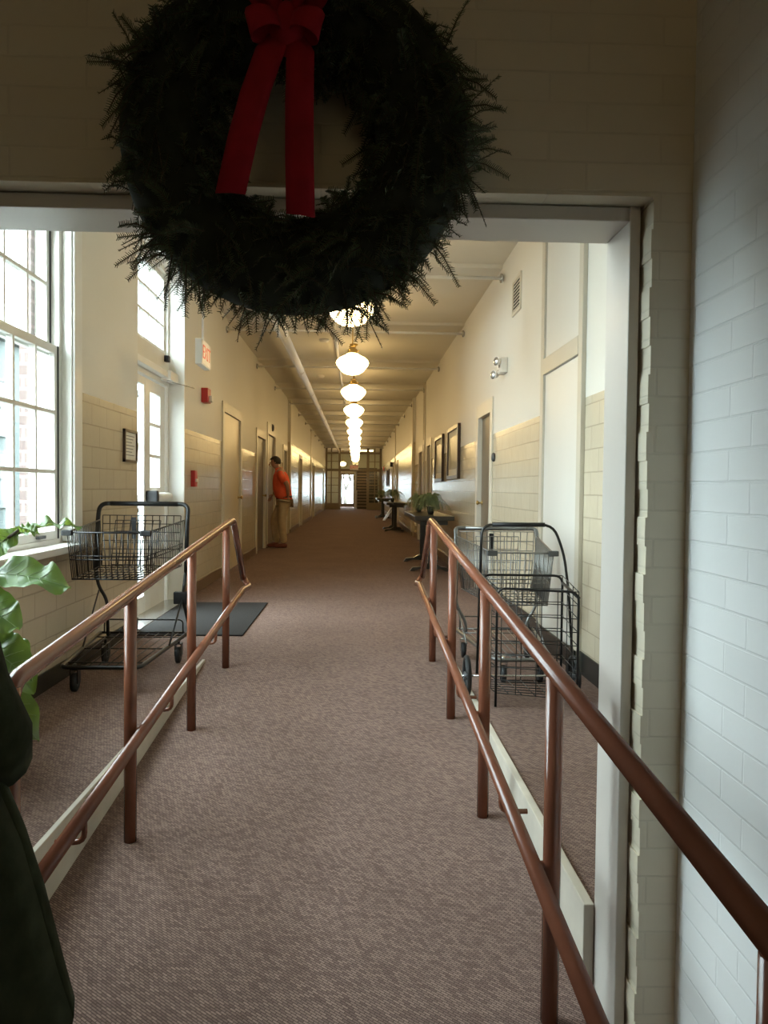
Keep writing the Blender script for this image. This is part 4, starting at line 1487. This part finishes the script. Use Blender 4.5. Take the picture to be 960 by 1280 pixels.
# ------------------------------------------------------------------ wreath
def wreath():
    rnd = random.Random(11)
    cx, cz, yw = -0.14, 1.91, FY0
    R0 = 0.277
    yc = yw - 0.115
    o = thing('wreath', 'large dark fir wreath with red bow hanging on the wall above the opening', 'wreath', (cx, yc, cz))
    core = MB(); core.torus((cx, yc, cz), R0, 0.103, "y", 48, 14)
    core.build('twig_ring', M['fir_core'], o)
    f = MB(); tw = MB()
    for k in range(2000):
        a = rnd.uniform(0, 2 * PI)
        b_ = rnd.uniform(-0.3 * PI, 1.3 * PI)        # around the ring section, mostly front half
        er = Vector((math.cos(a), 0, math.sin(a)))
        et = Vector((-math.sin(a), 0, math.cos(a)))
        ey = Vector((0, -1, 0))
        out = er * math.cos(b_) + ey * math.sin(b_)
        p = Vector((cx, yc, cz)) + er * R0 + out * rnd.uniform(0.06, 0.105)
        if p.y > yw - 0.012:
            p.y = yw - 0.012
        L = rnd.uniform(0.045, 0.085)
        L *= 1 + 0.3 * math.sin(5 * a + 1) + 0.25 * math.sin(11 * a + 2.3) + (0.7 if rnd.random() < 0.07 else 0)
        inner = math.cos(b_) < -0.2
        if inner:
            L *= 0.8
        d = (out * rnd.uniform(0.25, 0.9) + et * rnd.uniform(-1.2, 1.2) + Vector((0, 0, -0.25)) + Vector((rnd.uniform(-.3, .3),) * 3)).normalized()
        q = p + d * L
        bend = Vector((0, 0, -0.012))
        pts = [p, (p + q) / 2 - bend * 0.3, q + bend]
        if any(v.y > yw - 0.004 for v in pts):
            for v in pts:
                v.y = min(v.y, yw - 0.006)
        tw.tube(pts, [0.0018, 0.0014, 0.0008], 4)
        sv = d.cross(Vector((rnd.uniform(-1, 1), rnd.uniform(-1, 1), rnd.uniform(-1, 1)))).normalized()
        n = int(L / 0.0038)
        for i in range(n):
            t = (i + 0.5) / n
            pc = pts[0].lerp(pts[1], t * 2) if t < 0.5 else pts[1].lerp(pts[2], t * 2 - 1)
            for sg in (-1, 1):
                nl = 0.0145 * (1 - 0.45 * t * t) * rnd.uniform(0.8, 1.15)
                dd = (sv * sg + d * 0.55 + d.cross(sv) * rnd.uniform(-0.35, 0.35)).normalized()
                tip = pc + dd * nl
                wv = d * 0.0013
                if tip.y > yw - 0.001:
                    tip.y = yw - 0.001
                f.add([pc - wv, pc + wv, tip + wv * 0.5, tip - wv * 0.5], [(0, 1, 2, 3)])
    fo = f.build('needles', M['fir'], o, recalc=False)
    tw.build('sprigs', M['twig'], o, recalc=False)
    # bow
    yb = yc - 0.165
    kn = MB()
    bx, bz = cx - 0.005, 2.055
    kn.lathe([(0.010, -0.05), (0.034, -0.03), (0.040, 0.0), (0.034, 0.03), (0.010, 0.05)], (bx, yb, bz), 'z', 16)
    bow = kn.build('bow', M['ribbon'], o)

    def strip(pts, wdt, name, dirw):
        rows = []
        for i, p_ in enumerate(pts):
            ww = wdt[i] if isinstance(wdt, list) else wdt
            dw = Vector(dirw[i] if isinstance(dirw, list) else dirw).normalized()
            rows.append([Vector(p_) + dw * ww * s_ + Vector((0, -0.006 * (1 - abs(s_) * 2) if i else 0, 0)) for s_ in (-0.5, -0.25, 0, 0.25, 0.5)])
        m_ = MB(); m_.sheet(rows)
        return m_.build(name, M['ribbon'], bow, solid=0.0015)
    # tails
    strip([(bx - 0.01, yb - 0.01, bz), (bx - 0.03, yb - 0.02, bz - 0.05), (bx - 0.06, yb - 0.012, bz - 0.13), (bx - 0.085, yb + 0.0, bz - 0.21), (bx - 0.112, yb + 0.012, bz - 0.32)],
          [0.03, 0.058, 0.059, 0.06, 0.06], 'tail', (1, 0, -0.02))
    strip([(bx + 0.01, yb - 0.01, bz), (bx + 0.028, yb - 0.02, bz - 0.05), (bx + 0.026, yb - 0.012, bz - 0.15), (bx + 0.026, yb + 0.0, bz - 0.25), (bx + 0.028, yb + 0.012, bz - 0.36)],
          [0.03, 0.054, 0.056, 0.057, 0.058], 'tail', (1, 0, -0.12))
    # loops
    for sg in (-1, 1):
        pts = []
        for i in range(15):
            t = i / 14 * 2 * PI
            u = (1 - math.cos(t)) / 2
            pts.append((bx + sg * (0.012 + 0.065 * u), yb - 0.012 - 0.045 * math.sin(t) - 0.02 * u, bz + 0.02 + 0.085 * u))
        strip(pts, [0.035 + 0.04 * (1 - math.cos(i / 14 * 2 * PI)) / 2 for i in range(15)], 'loop', (sg * -0.35, 0, 1))
    for sg in (-1, 1):
        pts = []
        for i in range(13):
            t = i / 12 * 2 * PI
            u = (1 - math.cos(t)) / 2
            pts.append((bx + sg * (0.01 + 0.06 * u), yb - 0.03 - 0.03 * math.sin(t) - 0.02 * u, bz - 0.005 - 0.02 * u))
        strip(pts, [0.03 + 0.02 * (1 - math.cos(i / 12 * 2 * PI)) / 2 for i in range(13)], 'loop', (sg * 0.25, 0, 1))


wreath()


# ------------------------------------------------------------------ fig plant by the window
def fig_plant():
    px, py = -1.50, 2.95
    o = thing('fig_plant', 'large-leaved green fig plant under the left window beside the handrail end', 'plant', (px, py, 0))
    p = MB(); p.lathe([(0.11, 0.001), (0.14, 0.12), (0.16, 0.26), (0.168, 0.28), (0.15, 0.28), (0.14, 0.24)], (px, py, 0), 'z', 24)
    po = p.build('pot', M['pot'], o)
    s_ = MB(); s_.lathe([(0.141, 0.235), (0.02, 0.25)], (px, py, 0), 'z', 20); s_.build('soil', M['soil'], po)
    tr = MB(); tr.tube([(px, py, 0.24), (px + 0.02, py, 0.5), (px + 0.05, py - 0.01, 0.75), (px + 0.13, py - 0.02, 0.90), (px + 0.24, py - 0.02, 0.985)], [0.014, 0.012, 0.010, 0.008, 0.005], 8)
    tr.build('stem', M['bark'], o)

    def leaf(b0, tip, wd, up, wav, seed):
        rnd = random.Random(seed)
        b0, tip, up = Vector(b0), Vector(tip), Vector(up).normalized()
        d = tip - b0
        L = d.length
        d.normalize()
        up = (up - d * up.dot(d)).normalized()
        sd = d.cross(up)
        rows = []
        n = 26
        ph = rnd.uniform(0, 6)
        for i in range(n + 1):
            t = i / n
            # fiddle outline: narrow waist then broad tip
            ww = wd * (0.10 + 0.9 * math.sin(PI * min(1, t ** 0.8)) ** 0.75 * (0.62 + 0.38 * t)) * math.sqrt(max(0.0, 1 - (max(0.0, t - 0.80) / 0.2) ** 2)) + 0.003
            c = b0 + d * L * t + up * (0.12 * L * math.sin(PI * t) * 0.8)
            row = []
            for k in range(-4, 5):
                s0 = k / 4
                wave = wav * abs(s0) ** 1.5 * math.sin(t * 17 + ph + (1.3 if s0 > 0 else 0))
                row.append(c + sd * ww * 0.5 * s0 + up * (0.22 * ww * abs(s0) * 0.6 + wave + 0.012 * math.sin(t * 26) * abs(s0)))
            rows.append(row)
        m_ = MB(); m_.sheet(rows)
        m_.tube([b0 + d * L * i / 8 + up * (0.12 * L * math.sin(PI * i / 8) * 0.8 - 0.002) for i in range(9)], [0.004 - 0.0035 * i / 8 for i in range(9)], 5)
        lo = m_.build('leaf', M['leaf'], o)
        vn = MB()
        vn.tube([r[4] + up * 0.0015 for r in rows[:-1]], [0.0032 - 0.0026 * i / n for i in range(n)], 5)
        for i in range(3, n - 5, 3):
            for sg in (-1, 1):
                vn.tube([rows[i + j][4 + sg * j] + up * 0.001 for j in range(0, 4)], [0.0016, 0.0013, 0.001, 0.0006], 4)
        vn.build('veins', M['vein'], lo)
        return lo
    Y = py
    leaf((-1.44, Y, 0.80), (-1.06, Y - 0.05, 0.765), 0.19, (0.0, -0.55, 0.8), 0.018, 1)
    leaf((-1.30, Y, 0.955), (-1.08, Y + 0.12, 0.985), 0.12, (0, -0.2, 1), 0.010, 2)
    leaf((-1.27, Y, 0.975), (-1.42, Y - 0.04, 0.86), 0.12, (0.5, -0.7, 0.5), 0.010, 3)
    leaf((-1.26, Y - 0.02, 0.985), (-1.17, Y - 0.08, 0.97), 0.05, (0, -0.5, 0.8), 0.006, 13)
    leaf((-1.46, Y - 0.02, 0.72), (-1.22, Y - 0.12, 0.62), 0.20, (0.35, -0.7, 0.6), 0.016, 4)
    leaf((-1.45, Y - 0.02, 0.60), (-1.19, Y - 0.08, 0.42), 0.22, (0.35, -0.8, 0.3), 0.018, 5)
    leaf((-1.46, Y, 0.62), (-1.21, Y - 0.02, 0.36), 0.20, (0.6, -0.6, 0.4), 0.018, 6)
    leaf((-1.47, Y, 0.48), (-1.19, Y - 0.03, 0.18), 0.19, (0.6, -0.7, 0.3), 0.02, 7)
    leaf((-1.50, Y, 0.55), (-1.62, Y - 0.28, 0.42), 0.19, (-0.2, -0.5, 0.8), 0.016, 8)
    leaf((-1.47, Y, 0.70), (-1.62, Y + 0.22, 0.62), 0.18, (-0.2, 0.3, 0.9), 0.016, 9)
    leaf((-1.44, Y, 0.82), (-1.60, Y - 0.22, 0.90), 0.18, (0, -0.4, 0.9), 0.016, 10)
    leaf((-1.47, Y, 0.45), (-1.36, Y + 0.3, 0.36), 0.18, (0, 0.4, 0.9), 0.016, 11)


fig_plant()


# ------------------------------------------------------------------ people
def chain_edges(*chains):
    e = []
    for c in chains:
        e += list(zip(c[:-1], c[1:]))
    return e


def fingers(parent, wrist, d, palm_n, thumb_dir, mat_, size=1.0, curl=0.5):
    """hand: palm plus five bent fingers, joined as extra skin chains; returned as verts/edges"""
    wrist, d, palm_n, thumb_dir = Vector(wrist), Vector(d).normalized(), Vector(palm_n).normalized(), Vector(thumb_dir).normalized()
    side = thumb_dir - d * thumb_dir.dot(d)
    side.normalize()
    vs, es = [], []
    vs.append(tuple(wrist) + (0.026, 0.020))
    pm = wrist + d * 0.05 * size
    vs.append(tuple(pm) + (0.036 * size, 0.016 * size))
    kn = wrist + d * 0.085 * size
    vs.append(tuple(kn) + (0.034 * size, 0.013 * size))
    es += [(0, 1), (1, 2)]
    for k, (off, ln) in enumerate(((0.030, 0.074), (0.010, 0.084), (-0.010, 0.078), (-0.029, 0.060))):
        b0 = kn + side * off * size
        i0 = len(vs)
        p1 = b0 + (d * 0.92 + palm_n * 0.3 * curl) * ln * 0.42 * size
        p2 = p1 + (d * 0.7 + palm_n * 0.9 * curl) * ln * 0.36 * size
        p3 = p2 + (d * 0.4 + palm_n * 1.3 * curl) * ln * 0.25 * size
        vs += [tuple(b0) + (0.0095 * size,), tuple(p1) + (0.0088 * size,), tuple(p2) + (0.008 * size,), tuple(p3) + (0.0065 * size,)]
        es += [(2, i0), (i0, i0 + 1), (i0 + 1, i0 + 2), (i0 + 2, i0 + 3)]
    i0 = len(vs)
    t0 = wrist + d * 0.03 * size + side * 0.03 * size
    t1 = t0 + (side * 0.75 + d * 0.6) * 0.035 * size
    t2 = t1 + (side * 0.2 + d * 0.9 + palm_n * 0.3) * 0.032 * size
    vs += [tuple(t0) + (0.013 * size,), tuple(t1) + (0.0115 * size,), tuple(t2) + (0.009 * size,)]
    es += [(1, i0), (i0, i0 + 1), (i0 + 1, i0 + 2)]
    return skin_mesh('hand', vs, es, mat_, parent, 1)


def face_parts(parent, c, fwd, s=1.0):
    """small eyes on the head; nose, mouth and ears are shaped on the same side"""
    c, fwd = Vector(c), Vector(fwd).normalized()
    side = Vector((0, 0, 1)).cross(fwd).normalized()
    m_ = MB()
    for sg in (-1, 1):
        e = c + fwd * 0.083 * s + side * sg * 0.032 * s + Vector((0, 0, 0.005))
        m_.lathe([(0.002, -0.008), (0.009, -0.004), (0.011, 0.0), (0.009, 0.004), (0.002, 0.008)], e, 'z', 10)
    m_.build('eyes', M['belt'], parent)
    n = MB()
    p = [c + fwd * 0.086 * s + Vector((0, 0, 0.0)), c + fwd * 0.108 * s + Vector((0, 0, -0.032)), c + fwd * 0.085 * s + Vector((0, 0, -0.045))]
    n.tube(p, [0.007, 0.013, 0.008], 8)
    for sg in (-1, 1):
        e = c + side * sg * 0.077 * s - fwd * 0.008
        n.tube([e + Vector((0, 0, 0.028)), e + side * sg * 0.012 - fwd * 0.012, e + Vector((0, 0, -0.028))], [0.008, 0.012, 0.007], 8)
    n.build('nose_and_ears', M['skin'], parent)
    l = MB()
    l.tube([c + fwd * 0.078 * s + side * 0.024 + Vector((0, 0, -0.066)), c + fwd * 0.088 * s + Vector((0, 0, -0.067)), c + fwd * 0.078 * s - side * 0.024 + Vector((0, 0, -0.066))], 0.005, 6)
    l.build('mouth', M['shoe'], parent)


def man():
    x0, y0 = -1.385, 14.75
    o = thing('person', 'man in orange polo and khaki trousers by a left doorway, hand at back pocket', 'person', (x0, y0, 0))
    P_ = lambda dx, dy, z: (x0 + dx, y0 + dy, z)
    # facing -x; near side of the body is -y
    V = [P_(0.02, 0, 0.96) + (0.15, 0.11),      # 0 pelvis
         P_(-0.02, 0, 1.16) + (0.15, 0.115),    # 1 waist
         P_(-0.05, 0, 1.34) + (0.155, 0.12),    # 2 chest
         P_(-0.065, 0, 1.46) + (0.09, 0.075),   # 3 neck base
         P_(-0.115, 0, 1.52) + (0.052,),         # 4 neck
         P_(-0.165, 0, 1.575) + (0.072, 0.080),  # 5 jaw
         P_(-0.175, 0, 1.645) + (0.080, 0.092),  # 6 skull
         P_(-0.17, 0, 1.705) + (0.055, 0.065),  # 7 crown
         P_(-0.045, -0.19, 1.42) + (0.062,),    # 8 near shoulder
         P_(0.10, -0.25, 1.18) + (0.046,),      # 9 near elbow
         P_(0.10, -0.17, 0.98) + (0.030,),      # 10 near wrist
         P_(-0.07, 0.19, 1.42) + (0.062,),      # 11 far shoulder
         P_(-0.13, 0.25, 1.18) + (0.046,),      # 12
         P_(-0.22, 0.20, 1.02) + (0.030,),      # 13 far wrist
         P_(0.02, -0.09, 0.90) + (0.10,),       # 14 near hip
         P_(-0.04, -0.10, 0.50) + (0.062,),     # 15 near knee
         P_(0.03, -0.10, 0.10) + (0.042,),      # 16 near ankle
         P_(-0.02, 0.09, 0.90) + (0.10,),       # 17 far hip
         P_(-0.19, 0.10, 0.52) + (0.062,),      # 18
         P_(-0.14, 0.10, 0.10) + (0.042,)]      # 19
    E = chain_edges([0, 1, 2, 3, 4, 5, 6, 7], [3, 8, 9, 10], [3, 11, 12, 13], [0, 14, 15, 16], [0, 17, 18, 19])
    body = skin_mesh('body', V, E, M['skin'], o)
    face_parts(o, P_(-0.175, 0, 1.625), (-1, 0, -0.1))
    fingers(o, P_(0.10, -0.16, 0.985), (-0.1, 0.35, -0.9), (-0.6, 0.6, 0), (-0.8, -0.3, 0.1), M['skin'])
    fingers(o, P_(-0.22, 0.20, 1.02), (-0.5, 0, -0.7), (0, -0.4, -0.8), (0, -0.5, 0.8), M['skin'])
    prof = [(0.925, 0.005, 0.155, 0.185), (1.0, -0.01, 0.162, 0.187), (1.12, -0.035, 0.168, 0.185), (1.27, -0.048, 0.158, 0.188), (1.38, -0.055, 0.138, 0.195),
            (1.43, -0.062, 0.112, 0.165), (1.465, -0.075, 0.088, 0.105), (1.50, -0.092, 0.066, 0.070), (1.515, -0.096, 0.060, 0.062)]
    rows = []
    for i, (z, ox, rx, ry) in enumerate(prof):
        rows.append([P_(ox + rx * (1 + 0.015 * math.sin(5 * 2 * PI * k / 28 + i)) * math.cos(2 * PI * k / 28), ry * math.sin(2 * PI * k / 28), z - (0.03 * math.cos(2 * PI * k / 28) if i == 0 else 0)) for k in range(29)])
    sh = MB(); sh.sheet(rows)
    so = sh.build('polo_shirt', M['orange'], o, solid=0.006)
    for sg, e in ((-1, (0.045, -0.228, 1.25)), (1, (-0.11, 0.228, 1.25))):
        sl = MB()
        sl.tube([P_(-0.055, sg * 0.10, 1.405), P_(-0.05, sg * 0.165, 1.40), P_(-0.03 if sg < 0 else -0.075, sg * 0.20, 1.35), P_(*e)], [0.075, 0.080, 0.076, 0.070], 14)
        sl.build('sleeve', M['orange'], so)
    cl = MB(); cl.tube([P_(-0.096 + 0.064 * math.cos(2 * PI * k / 20), 0.066 * math.sin(2 * PI * k / 20), 1.515 + 0.012 * math.cos(2 * PI * k / 20)) for k in range(20)], 0.012, 6, closed=True)
    cl.build('collar', M['orange'], so)
    T = [P_(0.02, 0, 0.97) + (0.165, 0.125), P_(0.025, -0.085, 0.86) + (0.118,), P_(-0.035, -0.10, 0.50) + (0.085,), P_(0.03, -0.10, 0.08) + (0.068,),
         P_(-0.02, 0.085, 0.86) + (0.118,), P_(-0.19, 0.10, 0.52) + (0.085,), P_(-0.14, 0.10, 0.08) + (0.068,)]
    skin_mesh('trousers', T, chain_edges([0, 1, 2, 3], [0, 4, 5, 6]), M['khaki'], o)
    bl = MB(); bl.torus((0, 0, 0), 1.0, 0.012, 'z', 28, 6)
    pts = [(x0 + 0.01 + 0.145 * math.cos(2 * PI * k / 28), y0 + 0.175 * math.sin(2 * PI * k / 28), 0.965 + 0.02 * math.cos(2 * PI * k / 28)) for k in range(28)]
    bl = MB(); bl.tube(pts, 0.016, 6, closed=True); bl.build('belt', M['belt'], o)
    for (dx, dy) in ((0.03, -0.10), (-0.14, 0.10)):
        q = [P_(dx + 0.06, dy, 0.05) + (0.042, 0.045), P_(dx - 0.02, dy, 0.05) + (0.045, 0.048), P_(dx - 0.12, dy, 0.042) + (0.045, 0.040), P_(dx - 0.19, dy, 0.034) + (0.036, 0.030)]
        skin_mesh('shoe', q, chain_edges([0, 1, 2, 3]), M['shoe'], o)
    hr = MB()
    # hair cap: part sphere over crown and back of the head
    rows = []
    cx, cy, cz = P_(-0.163, 0, 1.642)
    for i in range(9):
        th = PI * 0.62 * i / 8
        row = []
        for k in range(21):
            a = 2 * PI * k / 20
            lim = th * (1.0 if math.cos(a) > -0.2 else 0.62)
            row.append((cx + 0.108 * math.sin(lim) * math.cos(a), cy + 0.094 * math.sin(lim) * math.sin(a), cz + 0.002 + 0.108 * math.cos(lim)))
        rows.append(row)
    hr.sheet(rows)
    hr.build('hair', M['hair'], o, solid=0.006)


man()


def bystander():
    x0, y0 = -0.73, 1.02
    zf = ramp_z(1.0)
    o = thing('person', 'person in dark olive coat and trousers standing at the left edge, mostly out of view', 'person', (x0, y0, zf))
    P_ = lambda dx, dy, z: (x0 + dx, y0 + dy, zf + z)
    V = [P_(0, 0, 0.95) + (0.15, 0.11), P_(0, 0, 1.15) + (0.145, 0.11), P_(0, 0, 1.34) + (0.16, 0.115), P_(0, 0, 1.45) + (0.09, 0.075), P_(0, 0.01, 1.53) + (0.052,),
         P_(0, 0.03, 1.59) + (0.072, 0.080), P_(0, 0.03, 1.665) + (0.080, 0.092), P_(0, 0.025, 1.725) + (0.055, 0.065),
         P_(0.19, 0, 1.40) + (0.055,), P_(0.205, 0, 1.19) + (0.043,), P_(0.21, 0.05, 1.09) + (0.028,),
         P_(-0.19, 0, 1.40) + (0.055,), P_(-0.25, -0.02, 1.13) + (0.043,), P_(-0.25, 0.08, 0.90) + (0.028,),
         P_(0.10, 0, 0.88) + (0.09,), P_(0.14, 0.04, 0.48) + (0.06,), P_(0.13, 0, 0.10) + (0.042,),
         P_(-0.10, 0, 0.88) + (0.09,), P_(-0.11, 0.02, 0.48) + (0.06,), P_(-0.12, 0, 0.10) + (0.042,)]
    skin_mesh('body', V, chain_edges([0, 1, 2, 3, 4, 5, 6, 7], [3, 8, 9, 10], [3, 11, 12, 13], [0, 14, 15, 16], [0, 17, 18, 19]), M['skin'], o)
    face_parts(o, P_(0, 0.03, 1.65), (0, 1, 0))
    fingers(o, P_(-0.25, 0.08, 0.90), (0, 0.3, -0.95), (0.9, 0, 0), (0.2, 0.9, 0), M['skin'])
    def W(z):
        return z - zf
    # coat body: loft of ellipses from collar to flared hem (world heights)
    prof = [(1.20, 0.0, 0.070, 0.070), (1.165, 0.0, 0.105, 0.085), (1.12, 0.0, 0.175, 0.115), (1.02, 0.0, 0.190, 0.135), (0.88, 0.005, 0.195, 0.14), (0.76, 0.015, 0.235, 0.155),
            (0.68, 0.025, 0.262, 0.165), (0.60, 0.03, 0.278, 0.172), (0.50, 0.04, 0.288, 0.178), (0.44, 0.045, 0.302, 0.185), (0.40, 0.045, 0.298, 0.185), (0.20, 0.05, 0.31, 0.19)]
    rows = []
    for i, (z, ox, rx, ry) in enumerate(prof):
        row = []
        for k in range(33):
            a = 2 * PI * k / 32
            f = 1 + 0.035 * math.sin(7 * a + 1.3) * max(0, (i - 4)) / 7 + 0.012 * math.sin(3 * a + i * 1.7)
            row.append(P_(ox + rx * f * math.cos(a), ry * f * math.sin(a), W(z)))
        rows.append(row)
    ct = MB(); ct.sheet(rows)
    co = ct.build('coat', M['coat'], o, solid=0.008)
    for sg, path in ((1, [(0.16, 0, 1.10), (0.19, -0.01, 0.98), (0.215, 0.0, 0.88), (0.235, 0.03, 0.80), (0.228, 0.06, 0.765)]),
                     (-1, [(-0.16, 0, 1.10), (-0.22, -0.01, 0.98), (-0.25, -0.02, 0.84), (-0.255, 0.03, 0.70), (-0.252, 0.06, 0.62)])):
        sl = MB(); sl.tube([P_(q[0], q[1], W(q[2])) for q in path], [0.062, 0.062, 0.058, 0.058, 0.05], 14)
        sl.build('sleeve', M['coat'], co)
    T = [P_(0, 0, 0.95) + (0.15, 0.12), P_(0.105, 0, 0.84) + (0.105,), P_(0.13, 0.03, 0.47) + (0.09,), P_(0.13, 0, 0.08) + (0.08,),
         P_(-0.10, 0, 0.84) + (0.105,), P_(-0.11, 0.02, 0.48) + (0.09,), P_(-0.12, 0, 0.08) + (0.08,)]
    skin_mesh('trousers', T, chain_edges([0, 1, 2, 3], [0, 4, 5, 6]), M['coat2'], o)
    for dx in (0.13, -0.12):
        q = [P_(dx, -0.06, 0.05) + (0.042,), P_(dx, 0.02, 0.05) + (0.046,), P_(dx, 0.12, 0.042) + (0.046, 0.038), P_(dx, 0.19, 0.034) + (0.036, 0.028)]
        skin_mesh('shoe', q, chain_edges([0, 1, 2, 3]), M['belt'], o)
    rows = []
    cx, cy, cz = P_(0, 0.02, 1.662)
    for i in range(9):
        th = PI * 0.62 * i / 8
        row = []
        for k in range(21):
            a = 2 * PI * k / 20
            lim = th * (1.0 if math.sin(a) < 0.3 else 0.62)
            row.append((cx + 0.094 * math.sin(lim) * math.cos(a), cy + 0.108 * math.sin(lim) * math.sin(a), cz + 0.108 * math.cos(lim)))
        rows.append(row)
    hr = MB(); hr.sheet(rows); hr.build('hair', M['hair'], o, solid=0.006)


bystander()
